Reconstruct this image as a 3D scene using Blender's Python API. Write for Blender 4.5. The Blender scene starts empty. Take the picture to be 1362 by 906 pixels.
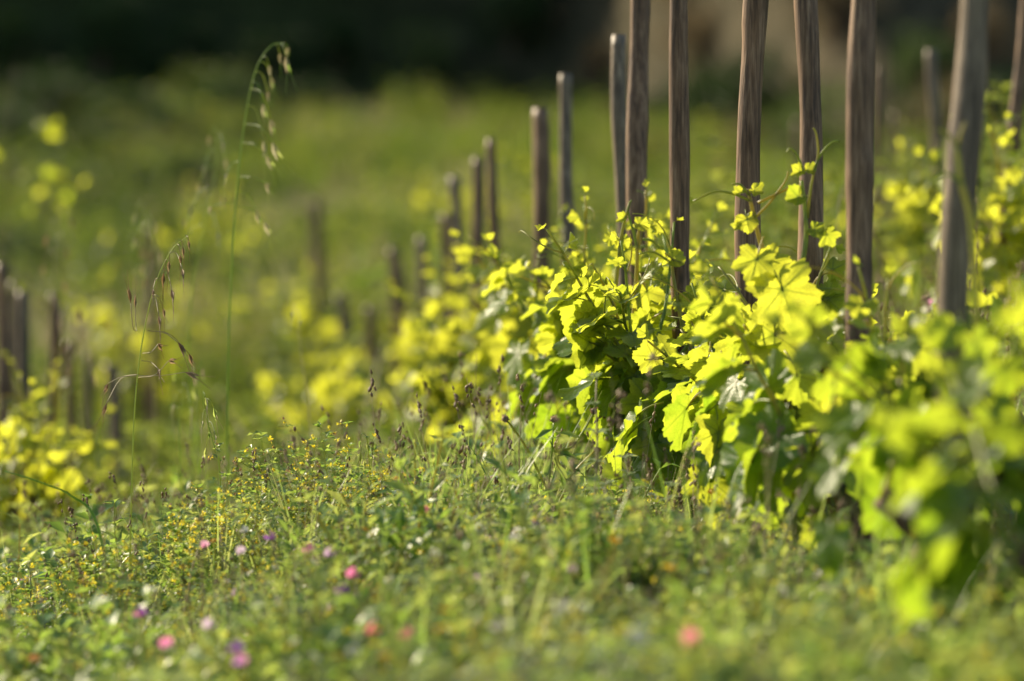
import bpy, math, random
import numpy as np
from mathutils import Vector, Matrix, Euler

S = bpy.context.scene
COL = S.collection
R = math.radians

# ------------------------------------------------------------------ camera, world, sun
CAMZ, PITCH, FPX, FOC = 1.30, R(4.0), 5400.0, 9.0
cam = bpy.data.cameras.new('camera')
camo = bpy.data.objects.new('camera', cam); COL.objects.link(camo)
camo.location = (0, 0, CAMZ); camo.rotation_euler = (R(90) - PITCH, 0, 0)
cam.sensor_width = 36; cam.lens = FPX / 1362 * 36
cam.clip_start = .1; cam.clip_end = 3000
cam.dof.use_dof = True; cam.dof.focus_distance = FOC; cam.dof.aperture_fstop = 2.0
S.camera = camo

SUN_EL, SUN_AZ = R(27), R(-49)          # behind the scene, to the left
W = bpy.data.worlds.new('World'); S.world = W; W.use_nodes = True
wn = W.node_tree.nodes; wl = W.node_tree.links
sky = wn.new('ShaderNodeTexSky'); sky.sky_type = 'NISHITA'; sky.sun_disc = False
sky.sun_elevation = SUN_EL; sky.sun_rotation = SUN_AZ
wl.new(sky.outputs[0], wn['Background'].inputs[0]); wn['Background'].inputs[1].default_value = .09
sun = bpy.data.lights.new('sun', 'SUN'); sun.energy = 5.0; sun.angle = R(.5); sun.color = (1, .85, .60)
suno = bpy.data.objects.new('sun', sun); COL.objects.link(suno)
to_sun = Vector((math.sin(SUN_AZ) * math.cos(SUN_EL), math.cos(SUN_AZ) * math.cos(SUN_EL), math.sin(SUN_EL)))
suno.rotation_euler = to_sun.to_track_quat('Z', 'Y').to_euler()
S.view_settings.view_transform = 'Standard'; S.view_settings.look = 'None'
S.view_settings.exposure = .98; S.view_settings.gamma = 1
S.cycles.use_denoising = True
S.cycles.max_bounces = 10; S.cycles.diffuse_bounces = 6; S.cycles.transmission_bounces = 4
S.cycles.sample_clamp_indirect = 8

FW = Vector((0, math.cos(PITCH), -math.sin(PITCH))); UP = Vector((0, math.sin(PITCH), math.cos(PITCH)))
def at(px, py, s):
    """a point of the place: seen at px, py of the 1362 px wide photograph, at FOC / s metres"""
    D = FOC / s
    return Vector((0, 0, CAMZ)) + D * (FW + Vector(((px - 681) / FPX, 0, 0)) + (453 - py) / FPX * UP)

# ------------------------------------------------------------------ terrain
CP = [at(*p) for p in (
    (1500, 985, 1.6), (1250, 875, 1.35), (1150, 809, 1.2), (1085, 765, 1.1), (995, 721, 1.0), (915, 692, .93),
    (848, 664, .87), (829, 652, .84), (757, 646, .757), (718, 656, .71), (664, 653, .65), (643, 656, .62),
    (606, 655, .58), (563, 692, .54), (528, 692, .5), (460, 705, .45), (430, 600, .38), (425, 522, .35),
    (500, 985, 1.6), (150, 1060, 1.5), (680, 850, 1.3), (400, 760, 1.1), (60, 850, 1.0), (-200, 990, 1.0), (310, 735, 1.0), (300, 715, .9),
    (300, 705, .8), (50, 790, .7), (30, 830, .6), (150, 810, .5), (-300, 850, .5), (680, 725, 1.0),
    (1340, 450, .7), (1240, 430, .6), (1350, 520, .8), (1300, 405, .5), (1300, 335, .35), (1700, 480, .8), (1500, 300, .35),
    (1250, 255, .2), (900, 420, .35), (681, 350, .225), (200, 380, .225), (681, 190, .15), (100, 190, .15), (1250, 200, .15),
    (-500, 200, .15), (1900, 190, .15))]
for c in CP: c.z -= .085 * max(0, min(1, (24 - c.y) / 8))     # the herbs hide the soil, their tops are what one sees
P = np.array([(c.x, c.y) for c in CP] + [(-4, 2), (4, 2), (0, -6), (-25, 15), (25, 15), (-25, 40), (25, 40), (-45, 60), (45, 60)])
Z = np.array([c.z for c in CP] + [.2, .45, .45, -2.0, .9, -1.0, 0.2, 0, .4])
def tps(d2): return np.where(d2 > 1e-9, d2 * np.log(np.maximum(d2, 1e-9)), 0)
def _fit(P, Z, lam=.02):
    n = len(P); K = tps(((P[:, None] - P[None]) ** 2).sum(-1)) + lam * np.eye(n)
    Q = np.hstack([np.ones((n, 1)), P]); A = np.block([[K, Q], [Q.T, np.zeros((3, 3))]])
    s = np.linalg.solve(A, np.concatenate([Z, np.zeros(3)])); return s[:n], s[n:]
WT, AF = _fit(P, Z)
def FOOT(x):                                  # where the steep bank begins
    u = np.clip((np.asarray(x, float) - .3) / 4.2, 0, 1); return 60.5 - 15 * u * u * (3 - 2 * u)
def GA(x, y):
    x = np.asarray(x, float); y = np.asarray(y, float)
    xc = np.clip(x, -45, 45); yc = np.clip(y, -8, 62)
    sh = xc.shape; q = np.stack([xc.ravel(), yc.ravel()], 1)
    z = AF[0] + q @ AF[1:]
    for i in range(0, len(q), 4000):
        z[i:i + 4000] += tps(((q[i:i + 4000, None] - P[None]) ** 2).sum(-1)) @ WT
    z = z.reshape(sh)
    t = np.clip(y - FOOT(x), 0, 16); hill = .85 * (np.sqrt(t * t + 1) - 1)
    hill = hill + np.clip(y - 80, 0, 900) * .04
    return z + hill + .6 * np.sin(x * .21 + 1) * np.clip((y - 62) / 20, 0, 1)
def G(x, y): return float(GA(np.array([x]), np.array([y]))[0])

# ------------------------------------------------------------------ materials
MATS = {}
def nodes_mat(name):
    m = bpy.data.materials.new(name); m.use_nodes = True; n = m.node_tree.nodes; n.clear()
    out = n.new('ShaderNodeOutputMaterial'); MATS[name] = m
    return m, n, m.node_tree.links, out
def mixcol(n, l, fac, a, b):
    x = n.new('ShaderNodeMix'); x.data_type = 'RGBA'
    for sock, v in ((x.inputs[0], fac), (x.inputs[6], a), (x.inputs[7], b)):
        if isinstance(v, (int, float)): sock.default_value = v
        elif isinstance(v, tuple): sock.default_value = (*v, 1)
        else: l.new(v, sock)
    return x.outputs[2]
def ramp(n, l, src, stops):
    r = n.new('ShaderNodeValToRGB'); l.new(src, r.inputs[0]); e = r.color_ramp.elements
    while len(e) < len(stops): e.new(.5)
    for k, (p, c) in zip(e, stops): k.position = p; k.color = (*c, 1) if len(c) == 3 else c
    return r.outputs[0]
def noise(n, l, scale, detail=3, vec=None, rough=.5):
    t = n.new('ShaderNodeTexNoise'); t.inputs['Scale'].default_value = scale; t.inputs['Detail'].default_value = detail
    t.inputs['Roughness'].default_value = rough
    if vec is not None: l.new(vec, t.inputs['Vector'])
    return t.outputs[0]
def mapping(n, l, scale, coord='Object'):
    tc = n.new('ShaderNodeTexCoord'); mp = n.new('ShaderNodeMapping'); mp.inputs['Scale'].default_value = scale
    l.new(tc.outputs[coord], mp.inputs[0]); return mp.outputs[0]

def leafy(name, refl_a, refl_b, tr_a, tr_b, fac=.5, rough=.4, vein=False, use_color=False, spec=.5, scale=9, coord='Object'):
    """thin leaf: glossy reflecting face + light let through; a -> b by the object's own tone and by noise"""
    m, n, l, out = nodes_mat(name)
    oi = n.new('ShaderNodeObjectInfo')
    vec = mapping(n, l, (1, 1, 1), coord)
    nz = noise(n, l, scale, 3, vec)
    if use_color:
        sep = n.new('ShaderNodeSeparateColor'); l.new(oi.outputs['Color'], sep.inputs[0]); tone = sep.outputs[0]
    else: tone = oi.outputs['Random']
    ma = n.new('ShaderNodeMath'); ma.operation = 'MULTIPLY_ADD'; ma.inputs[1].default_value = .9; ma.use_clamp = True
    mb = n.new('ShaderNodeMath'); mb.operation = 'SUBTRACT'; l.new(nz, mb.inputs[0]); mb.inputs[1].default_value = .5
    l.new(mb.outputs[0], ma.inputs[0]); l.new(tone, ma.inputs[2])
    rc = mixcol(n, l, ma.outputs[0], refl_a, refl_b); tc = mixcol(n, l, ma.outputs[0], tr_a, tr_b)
    pr = n.new('ShaderNodeBsdfPrincipled'); pr.inputs['Roughness'].default_value = rough
    pr.inputs['Specular IOR Level'].default_value = spec
    tr = n.new('ShaderNodeBsdfTranslucent'); mx = n.new('ShaderNodeMixShader'); mx.inputs[0].default_value = fac
    if vein:
        at_ = n.new('ShaderNodeAttribute'); at_.attribute_name = 'vein'
        pw = n.new('ShaderNodeMath'); pw.operation = 'POWER'; l.new(at_.outputs['Fac'], pw.inputs[0]); pw.inputs[1].default_value = .9
        rc = mixcol(n, l, pw.outputs[0], rc, (.24, .28, .09)); tc = mixcol(n, l, pw.outputs[0], tc, (.10, .17, .01))
        vo = n.new('ShaderNodeTexVoronoi'); vo.feature = 'DISTANCE_TO_EDGE'; vo.inputs['Scale'].default_value = 11
        l.new(vec, vo.inputs['Vector'])
        rm = ramp(n, l, vo.outputs['Distance'], [(0, (.55, .55, .55)), (.12, (1, 1, 1))])
        mm = n.new('ShaderNodeMix'); mm.data_type = 'RGBA'; mm.blend_type = 'MULTIPLY'; mm.inputs[0].default_value = .45
        l.new(tc, mm.inputs[6]); l.new(rm, mm.inputs[7]); tc = mm.outputs[2]
        bp = n.new('ShaderNodeBump'); bp.inputs['Strength'].default_value = .12; bp.inputs['Distance'].default_value = .02
        l.new(vo.outputs['Distance'], bp.inputs['Height']); l.new(bp.outputs[0], pr.inputs['Normal'])
    l.new(rc, pr.inputs['Base Color']); l.new(tc, tr.inputs['Color'])
    l.new(pr.outputs[0], mx.inputs[1]); l.new(tr.outputs[0], mx.inputs[2]); l.new(mx.outputs[0], out.inputs[0])
    return m
def solid(name, a, b, rough=.7, scale=20, stretch=(1, 1, 1), bump=0, stops=None, sss=0):
    m, n, l, out = nodes_mat(name)
    vec = mapping(n, l, stretch); nz = noise(n, l, scale, 5, vec, .6)
    pr = n.new('ShaderNodeBsdfPrincipled'); pr.inputs['Roughness'].default_value = rough
    l.new(ramp(n, l, nz, stops or [(.3, a), (.7, b)]), pr.inputs['Base Color'])
    if bump:
        bp = n.new('ShaderNodeBump'); bp.inputs['Strength'].default_value = bump; bp.inputs['Distance'].default_value = .004
        l.new(nz, bp.inputs['Height']); l.new(bp.outputs[0], pr.inputs['Normal'])
    l.new(pr.outputs[0], out.inputs[0]); return m

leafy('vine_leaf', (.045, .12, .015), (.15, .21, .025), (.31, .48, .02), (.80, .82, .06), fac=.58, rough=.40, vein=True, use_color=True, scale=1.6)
leafy('young_shoot', (.16, .25, .04), (.30, .27, .06), (.40, .52, .04), (.75, .62, .06), fac=.4, rough=.4, scale=30)
leafy('herb_leaf', (.08, .18, .035), (.16, .25, .06), (.30, .47, .06), (.58, .64, .14), fac=.48, rough=.42, scale=12)
leafy('grass_blade', (.09, .18, .04), (.19, .24, .08), (.30, .50, .07), (.62, .68, .2), fac=.5, rough=.4, scale=12)
leafy('grey_leaf', (.17, .22, .12), (.27, .30, .19), (.26, .36, .15), (.42, .48, .25), fac=.4, rough=.55, scale=12)
leafy('dry_straw', (.30, .25, .14), (.44, .38, .25), (.45, .38, .20), (.60, .54, .32), fac=.35, rough=.6, scale=12)
leafy('brown_seed', (.16, .10, .05), (.32, .23, .13), (.34, .20, .09), (.5, .38, .20), fac=.3, rough=.6, scale=12)
leafy('yellow_petal', (.72, .56, .03), (.8, .66, .05), (.9, .75, .04), (.95, .85, .08), fac=.4, rough=.5, scale=12)
leafy('white_petal', (.6, .58, .52), (.75, .74, .70), (.6, .6, .5), (.8, .8, .75), fac=.4, rough=.5, scale=12)
leafy('pink_petal', (.55, .12, .30), (.66, .30, .48), (.8, .22, .45), (.88, .5, .68), fac=.45, rough=.5, scale=12)
leafy('purple_petal', (.24, .05, .30), (.32, .14, .45), (.45, .12, .6), (.6, .3, .8), fac=.45, rough=.5, scale=12)
leafy('red_petal', (.60, .10, .14), (.68, .20, .24), (.85, .16, .22), (.9, .32, .36), fac=.45, rough=.5, scale=12)
leafy('lilac_petal', (.45, .28, .42), (.58, .44, .55), (.6, .4, .6), (.75, .6, .75), fac=.45, rough=.5, scale=12)
leafy('orange_petal', (.65, .25, .015), (.75, .34, .02), (.8, .35, .02), (.9, .5, .03), fac=.4, rough=.5, scale=12)
leafy('hill_grass', (.07, .11, .022), (.13, .155, .04), (.19, .31, .028), (.42, .47, .07), fac=.42, rough=.6, spec=.15, scale=3)
leafy('slope_blade', (.06, .13, .02), (.10, .16, .03), (.22, .42, .03), (.38, .52, .06), fac=.42, rough=.6, spec=.2, scale=3)
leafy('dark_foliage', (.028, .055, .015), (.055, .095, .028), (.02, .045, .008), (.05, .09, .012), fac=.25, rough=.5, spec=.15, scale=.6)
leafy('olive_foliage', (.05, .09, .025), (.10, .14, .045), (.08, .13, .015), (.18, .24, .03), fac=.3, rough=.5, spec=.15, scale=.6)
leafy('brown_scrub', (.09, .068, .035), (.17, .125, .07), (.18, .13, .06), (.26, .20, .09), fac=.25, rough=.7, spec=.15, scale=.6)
solid('bark', (.05, .03, .02), (.16, .10, .06), .9, 60, (1, 1, .25), .9)

def wood():
    for nm, c in (('stake_wood', ((.07, .038, .018), (.20, .112, .055), (.38, .25, .145))), ('grey_stake_wood', ((.05, .035, .022), (.205, .15, .092), (.40, .31, .21)))):
        m, n, l, out = nodes_mat(nm)
        oi = n.new('ShaderNodeObjectInfo')
        tc = n.new('ShaderNodeTexCoord'); ad = n.new('ShaderNodeVectorMath'); ad.operation = 'ADD'
        rn = n.new('ShaderNodeVectorMath'); rn.operation = 'SCALE'; rn.inputs[0].default_value = (7, 3, 11); l.new(oi.outputs['Random'], rn.inputs['Scale'])
        l.new(tc.outputs['Object'], ad.inputs[0]); l.new(rn.outputs[0], ad.inputs[1])
        mp = n.new('ShaderNodeMapping'); mp.inputs['Scale'].default_value = (1, 1, .035); l.new(ad.outputs[0], mp.inputs[0])
        g1 = noise(n, l, 150, 5, mp.outputs[0], .65)
        m2 = n.new('ShaderNodeMapping'); m2.inputs['Scale'].default_value = (1, 1, .25); l.new(ad.outputs[0], m2.inputs[0])
        g2 = noise(n, l, 22, 4, m2.outputs[0], .6)
        c1 = ramp(n, l, g1, [(.33, c[0]), (.5, c[1]), (.70, c[2])])
        c2 = ramp(n, l, g2, [(.36, (.42, .39, .37)), (.60, (1, 1, 1))])
        mm = n.new('ShaderNodeMix'); mm.data_type = 'RGBA'; mm.blend_type = 'MULTIPLY'; mm.inputs[0].default_value = .8
        l.new(c1, mm.inputs[6]); l.new(c2, mm.inputs[7])
        vo = n.new('ShaderNodeTexVoronoi'); vo.inputs['Scale'].default_value = 9; l.new(m2.outputs[0], vo.inputs['Vector'])
        kn = ramp(n, l, vo.outputs['Distance'], [(.05, (.12, .10, .09)), (.13, (1, 1, 1))])
        m3 = n.new('ShaderNodeMix'); m3.data_type = 'RGBA'; m3.blend_type = 'MULTIPLY'; m3.inputs[0].default_value = .8
        l.new(mm.outputs[2], m3.inputs[6]); l.new(kn, m3.inputs[7])
        pr = n.new('ShaderNodeBsdfPrincipled'); pr.inputs['Roughness'].default_value = .5; pr.inputs['Specular IOR Level'].default_value = .35
        l.new(m3.outputs[2], pr.inputs['Base Color'])
        bp = n.new('ShaderNodeBump'); bp.inputs['Strength'].default_value = .45; bp.inputs['Distance'].default_value = .004
        l.new(g1, bp.inputs['Height']); l.new(bp.outputs[0], pr.inputs['Normal']); l.new(pr.outputs[0], out.inputs[0])
wood()

def ground_mat():
    m, n, l, out = nodes_mat('ground_soil')
    vec = mapping(n, l, (1, 1, 1))
    n1 = noise(n, l, 1.4, 6, vec, .65); n2 = noise(n, l, .16, 4, vec, .6); n3 = noise(n, l, 25, 4, vec, .6)
    grass = ramp(n, l, n1, [(.3, (.035, .055, .015)), (.5, (.085, .11, .03)), (.7, (.15, .15, .06))])
    soil = ramp(n, l, n3, [(.3, (.05, .035, .022)), (.7, (.14, .10, .065))])
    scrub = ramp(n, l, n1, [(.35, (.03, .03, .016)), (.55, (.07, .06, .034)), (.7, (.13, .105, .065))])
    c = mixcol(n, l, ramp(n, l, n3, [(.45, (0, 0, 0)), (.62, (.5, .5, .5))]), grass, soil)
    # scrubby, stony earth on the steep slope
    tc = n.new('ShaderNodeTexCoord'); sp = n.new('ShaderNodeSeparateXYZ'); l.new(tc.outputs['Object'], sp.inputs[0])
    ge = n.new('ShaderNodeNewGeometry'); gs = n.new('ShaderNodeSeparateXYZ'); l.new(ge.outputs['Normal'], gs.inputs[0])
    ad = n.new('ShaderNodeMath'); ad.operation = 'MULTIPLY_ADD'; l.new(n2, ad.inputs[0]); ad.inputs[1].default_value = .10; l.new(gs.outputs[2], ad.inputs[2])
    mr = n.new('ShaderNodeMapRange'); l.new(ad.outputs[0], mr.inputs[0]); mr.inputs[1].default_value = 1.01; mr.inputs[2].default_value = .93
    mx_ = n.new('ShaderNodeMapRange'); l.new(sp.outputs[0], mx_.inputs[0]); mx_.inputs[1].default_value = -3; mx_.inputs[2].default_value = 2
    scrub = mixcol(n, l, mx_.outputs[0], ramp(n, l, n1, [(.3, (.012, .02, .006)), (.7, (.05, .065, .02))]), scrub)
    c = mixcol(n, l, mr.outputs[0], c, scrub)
    pr = n.new('ShaderNodeBsdfPrincipled'); pr.inputs['Roughness'].default_value = .95; pr.inputs['Specular IOR Level'].default_value = .1
    l.new(c, pr.inputs['Base Color'])
    bp = n.new('ShaderNodeBump'); bp.inputs['Strength'].default_value = .8; bp.inputs['Distance'].default_value = .05
    l.new(n3, bp.inputs['Height']); l.new(bp.outputs[0], pr.inputs['Normal']); l.new(pr.outputs[0], out.inputs[0])
ground_mat()

# ------------------------------------------------------------------ mesh helpers
class MB:
    def __init__(s): s.v = []; s.f = []; s.m = []; s.a = {}
    def quad(s, a, b, c, d, m=0):
        i = len(s.v); s.v += [a, b, c, d]; s.f.append((i, i + 1, i + 2, i + 3)); s.m.append(m)
    def tube(s, pts, rads, n=5, m=0, cap=True, tw=0):
        pts = [Vector(p) for p in pts]; i0 = len(s.v); k = len(pts)
        t = (pts[1] - pts[0]).normalized(); u = t.orthogonal().normalized()
        for j, p in enumerate(pts):
            t = (pts[min(j + 1, k - 1)] - pts[max(j - 1, 0)])
            if t.length < 1e-9: t = Vector((0, 0, 1))
            t.normalize(); u = (u - t * u.dot(t))
            u = u.normalized() if u.length > 1e-6 else t.orthogonal().normalized(); w = t.cross(u)
            for q in range(n):
                a = 2 * math.pi * q / n; s.v.append(p + rads[j] * (math.cos(a) * u + math.sin(a) * w))
        for j in range(k - 1):
            for q in range(n):
                q2 = (q + 1) % n
                s.f.append((i0 + j * n + q, i0 + j * n + q2, i0 + (j + 1) * n + q2, i0 + (j + 1) * n + q)); s.m.append(m)
        if cap:
            s.f.append(tuple(range(i0 + (k - 1) * n, i0 + k * n))); s.m.append(m)
            s.f.append(tuple(reversed(range(i0, i0 + n)))); s.m.append(m)
    def blade(s, base, d, up, L, w, bend=.4, seg=3, m=0, fold=0):
        """tapering curved strip: a grass blade"""
        d = d.normalized(); side = d.cross(up)
        side = side.normalized() if side.length > 1e-6 else d.orthogonal().normalized()
        i0 = len(s.v); p = Vector(base)
        for j in range(seg + 1):
            t = j / seg; ww = w * (1 - t ** 1.5) + .0002
            s.v += [p - side * ww, p + side * ww]
            dd = (d + Vector((up.x, up.y, -.3)) * bend * t * 1.6).normalized(); p = p + dd * (L / seg)
        for j in range(seg):
            a = i0 + 2 * j; s.f.append((a, a + 1, a + 3, a + 2)); s.m.append(m)
    def leaflet(s, base, d, nrm, L, w, m=0, bend=.15):
        """pointed oval leaf of four triangles with a fold"""
        d = d.normalized(); side = d.cross(nrm)
        side = side.normalized() if side.length > 1e-6 else d.orthogonal().normalized(); nn = side.cross(d)
        b = Vector(base); i = len(s.v)
        s.v += [b, b + d * L * .45 + side * w - nn * 0 + nn * w * .4, b + d * L - nn * L * bend, b + d * L * .45 - side * w + nn * w * .4, b + d * L * .5 - nn * w * .1]
        s.f += [(i, i + 1, i + 4), (i + 1, i + 2, i + 4), (i + 2, i + 3, i + 4), (i + 3, i, i + 4)]; s.m += [m] * 4
    def ball(s, c, r, m=0, stretch=1, ax=Vector((0, 0, 1)), n=5, rng=None):
        ax = ax.normalized(); u = ax.orthogonal().normalized(); w = ax.cross(u); i0 = len(s.v); c = Vector(c)
        s.v.append(c - ax * r * stretch)
        for z in (-.55, .35):
            for q in range(n):
                a = 2 * math.pi * q / n; k = r * math.sqrt(1 - z * z) * (1 if not rng else rng.uniform(.75, 1.2))
                s.v.append(c + ax * r * z * stretch + k * (math.cos(a) * u + math.sin(a) * w))
        s.v.append(c + ax * r * stretch); top = i0 + 1 + 2 * n
        for q in range(n):
            q2 = (q + 1) % n
            s.f += [(i0, i0 + 1 + q2, i0 + 1 + q), (i0 + 1 + q, i0 + 1 + q2, i0 + 1 + n + q2, i0 + 1 + n + q), (i0 + 1 + n + q, i0 + 1 + n + q2, top)]; s.m += [m] * 3
    def mesh(s, name, mats, smooth=True):
        me = bpy.data.meshes.new(name); me.from_pydata([tuple(v) for v in s.v], [], s.f)
        for x in mats: me.materials.append(MATS[x])
        me.polygons.foreach_set('material_index', s.m)
        if smooth: me.polygons.foreach_set('use_smooth', [True] * len(me.polygons))
        for k, vals in s.a.items():
            at_ = me.attributes.new(k, 'FLOAT', 'POINT'); at_.data.foreach_set('value', vals)
        me.update(); return me
    def build(s, name, mats, parent=None, smooth=True, loc=None):
        return link(name, s.mesh(name, mats, smooth), parent, loc)
def link(name, data, parent=None, loc=None):
    o = bpy.data.objects.new(name, data); COL.objects.link(o)
    if parent is not None: o.parent = parent
    if loc is not None: o.location = loc
    return o
def tag(o, label, cat, group=None, kind=None):
    o['label'] = label
    if cat: o['category'] = cat
    if group: o['group'] = group
    if kind: o['kind'] = kind
    return o
def rv(rng, s=1): return Vector((rng.uniform(-s, s), rng.uniform(-s, s), rng.uniform(-s, s)))
def smooth_path(pts, k=5):
    """Catmull-Rom through the points"""
    p = [Vector(x) for x in pts]; p = [2 * p[0] - p[1]] + p + [2 * p[-1] - p[-2]]; out = []
    for i in range(1, len(p) - 2):
        for j in range(k):
            t = j / k
            out.append(.5 * ((2 * p[i]) + (p[i + 1] - p[i - 1]) * t + (2 * p[i - 1] - 5 * p[i] + 4 * p[i + 1] - p[i + 2]) * t * t + (3 * p[i] - p[i - 1] - 3 * p[i + 1] + p[i + 2]) * t ** 3))
    return out + [p[-2]]

# ------------------------------------------------------------------ ground sheet
def axis(parts):
    out = []
    for a, b, st in parts: out += list(np.arange(a, b, st))
    return np.array(out + [parts[-1][1]])
gx = axis([(-900, -100, 80), (-100, -20, 5), (-20, -5, .75), (-5, 5, .15), (5, 20, .75), (20, 100, 5), (100, 900, 80)])
gy = axis([(-300, -10, 29), (-10, 3, 1), (3, 22, .2), (22, 70, .6), (70, 124, 2), (124, 1200, 60)])
XX, YY = np.meshgrid(gx, gy); ZZ = GA(XX, YY)
rs = np.random.RandomState(3); ZZ = ZZ + rs.uniform(-.012, .012, ZZ.shape)
nx, ny = len(gx), len(gy)
me = bpy.data.meshes.new('ground')
me.from_pydata(np.stack([XX.ravel(), YY.ravel(), ZZ.ravel()], 1).tolist(), [],
               [(j * nx + i, j * nx + i + 1, (j + 1) * nx + i + 1, (j + 1) * nx + i) for j in range(ny - 1) for i in range(nx - 1)])
me.materials.append(MATS['ground_soil']); me.polygons.foreach_set('use_smooth', [True] * len(me.polygons))
tag(link('ground', me), 'grassy vineyard slope falling away and rising to a scrubby hillside', None, kind='structure')

# ------------------------------------------------------------------ stakes
GROUPS = 'wooden stakes of the vineyard rows'
def stake(top, low, s, wpx, label, grey=False, above=0.0, seed=0, s_top=None):
    rng = random.Random(seed + int(top[0] * 7))
    a = at(*top, s); b = at(*low, s); d = (b - a).normalized()
    # down to the ground
    t = 0
    while (a + d * t).z > G((a + d * t).x, (a + d * t).y) and t < 4: t += .02
    base = a + d * t; foot = a + d * (t + .12); tip = a - d * above
    rad = wpx / (600 * s) / 2; n = 18; k = 44
    H = (tip - foot).length; ax = (tip - foot).normalized()
    u = ax.orthogonal().normalized(); w = ax.cross(u)
    b_ = MB(); ph = [rng.uniform(0, 6.28) for _ in range(8)]
    knots = [(rng.uniform(.1, .95), rng.uniform(0, 6.28), rng.uniform(.08, .22)) for _ in range(8)]
    for j in range(k + 1):
        t = j / k; c = foot + ax * H * t
        c = c + u * rad * .38 * (math.sin(t * 5 + ph[0]) + .5 * math.sin(t * 13 + ph[1])) + w * rad * .4 * math.sin(t * 6 + ph[2])
        rr = rad * (1.06 - .12 * t + .06 * math.sin(t * 17 + ph[3]) + .02 * math.sin(t * 41 + ph[4]))
        if j == k: rr *= .93
        for q in range(n):
            an = 2 * math.pi * q / n
            r2 = rr * (1 + .04 * math.sin(2 * an + ph[5] + t) + .03 * math.sin(3 * an + ph[6]) + rng.uniform(-.012, .012))
            for kt, ka, kh in knots:
                da = (an - ka + math.pi) % (2 * math.pi) - math.pi; dz = (t - kt) * H / rad
                r2 += rr * kh * math.exp(-(da * da) * 5 - dz * dz * 1.1)
            b_.v.append(c + r2 * (math.cos(an) * u + math.sin(an) * w) - base)
    for j in range(k):
        for q in range(n):
            q2 = (q + 1) % n; b_.f.append((j * n + q, j * n + q2, (j + 1) * n + q2, (j + 1) * n + q)); b_.m.append(0)
    b_.v.append(tip + ax * rad * .05 - base); c = len(b_.v) - 1
    for q in range(n): b_.f.append((k * n + q, k * n + (q + 1) % n, c)); b_.m.append(0)
    o = b_.build('stake', ['grey_stake_wood' if grey else 'stake_wood'], loc=base)
    tag(o, label, 'stake', GROUPS); return base
STK = [  # top px, lower px, s, width px, above frame, grey, label
    ((1291, 0), (1268, 440), 1.28, 44, .25, 1, 'thick pale grey stake with a blurred forked tendril across it'),
    ((1147, 0), (1150, 490), 1.12, 37, .25, 0, 'straight dark brown stake, second thick one from the right, meeting leaves low down'),
    ((1070, 0), (1082, 390), 1.04, 32, .25, 0, 'brown stake behind the upright shoot whose tendrils fork at its tip'),
    ((1003, 0), (993, 400), 1.0, 33, .25, 0, 'sharp cracked brown stake leaning right, behind small yellow hanging leaf'),
    ((904, 0), (911, 380), .95, 26, .25, 0, 'sharp knotty stake with wavy sides, left of the cracked leaning stake'),
    ((853, 0), (850, 390), .89, 27, .25, 0, 'brown stake with a dark knot, just right of the grey cut-topped one'),
    ((827, 46), (829, 400), .84, 20, 0, 1, 'grey stake with its cut top in view, tallest of the tops that show'),
    ((751, 98), (757, 420), .757, 18, 0, 1, 'slim grey stake with cut top, between two brown stakes, standing apart'),
    ((713, 144), (719, 430), .71, 23, 0, 0, 'stout brown stake with flat pale top, third top from the tallest'),
    ((653, 185), (664, 400), .65, 15, 0, 0, 'thin leaning stake just left of the stout flat-topped one'),
    ((634, 210), (642, 430), .62, 17, 0, 0, 'brown stake with rounded top between the thin leaning one and a close pair'),
    ((600, 235), (611, 410), .585, 15, 0, 1, 'taller stake of the close blurred pair down the row'),
    ((592, 285), (598, 420), .555, 15, 0, 0, 'shorter stake of the close blurred pair down the row'),
    ((557, 315), (565, 440), .53, 14, 0, 1, 'thin blurred grey stake right of the row gap by the stubby pair'),
    ((521, 330), (529, 490), .5, 19, 0, 0, 'broad blurred brown stake far down the row, alone above yellow leaves'),
    ((492, 408), (496, 470), .47, 15, 0, 0, 'low stubby blurred brown stake beside the broad far one'),
    ((456, 392), (462, 480), .45, 18, 0, 1, 'low stubby blurred grey stake at the end of the main row'),
    ((420, 265), (427, 380), .36, 14, 0, 0, 'tall faint stake behind the lone yellow vine in the hollow'),
    ((3, 350), (8, 600), .6, 17, 0, 0, 'blurred brown stake at the left border of the photo'),
    ((17, 374), (18, 590), .57, 12, 0, 1, 'narrow bluish stake squeezed between the two at the left border'),
    ((27, 387), (29, 600), .6, 18, 0, 1, 'blurred grey stake standing next to the one at the left border'),
    ((69, 390), (71, 560), .58, 17, 0, 0, 'tallest blurred brown stake of the lower left row, standing free'),
    ((92, 455), (95, 600), .56, 14, 0, 0, 'thin blurred brown stake right of the free standing brown one in lower left row'),
    ((116, 470), (117, 590), .52, 11, 0, 1, 'slim bluish grey stake in the middle of the lower left row'),
    ((150, 483), (152, 580), .5, 21, 0, 1, 'short broad bluish stake, last of the lower left row'),
    ((204, 300), (205, 540), .42, 13, 0, 0, 'faint brown stake behind the sharp oat grass'),
    ((1240, 66), (1246, 320), .6, 16, 0, 1, 'faint slim grey stake just left of the thick pale stake'),
    ((1364, 0), (1338, 270), .74, 18, .15, 0, 'slim leaning stake at the right border above yellow leaves'),
    ((1166, 90), (1172, 300), .5, 12, 0, 0, 'faint stake showing right behind the straight dark brown stake'),
    ((1190, 150), (1186, 320), .45, 9, 0, 0, 'thinnest faint stake in the gap left of the slim grey one'),
    ((1062, 160), (1060, 330), .42, 10, 0, 0, 'faint far stake peeping out between the two tallest sharp stakes'),
]
STB = []
for i, (tp, lw, s, w, ab, gr, lb) in enumerate(STK): STB.append(stake(tp, lw, s, w, lb, bool(gr), ab, i))

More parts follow.
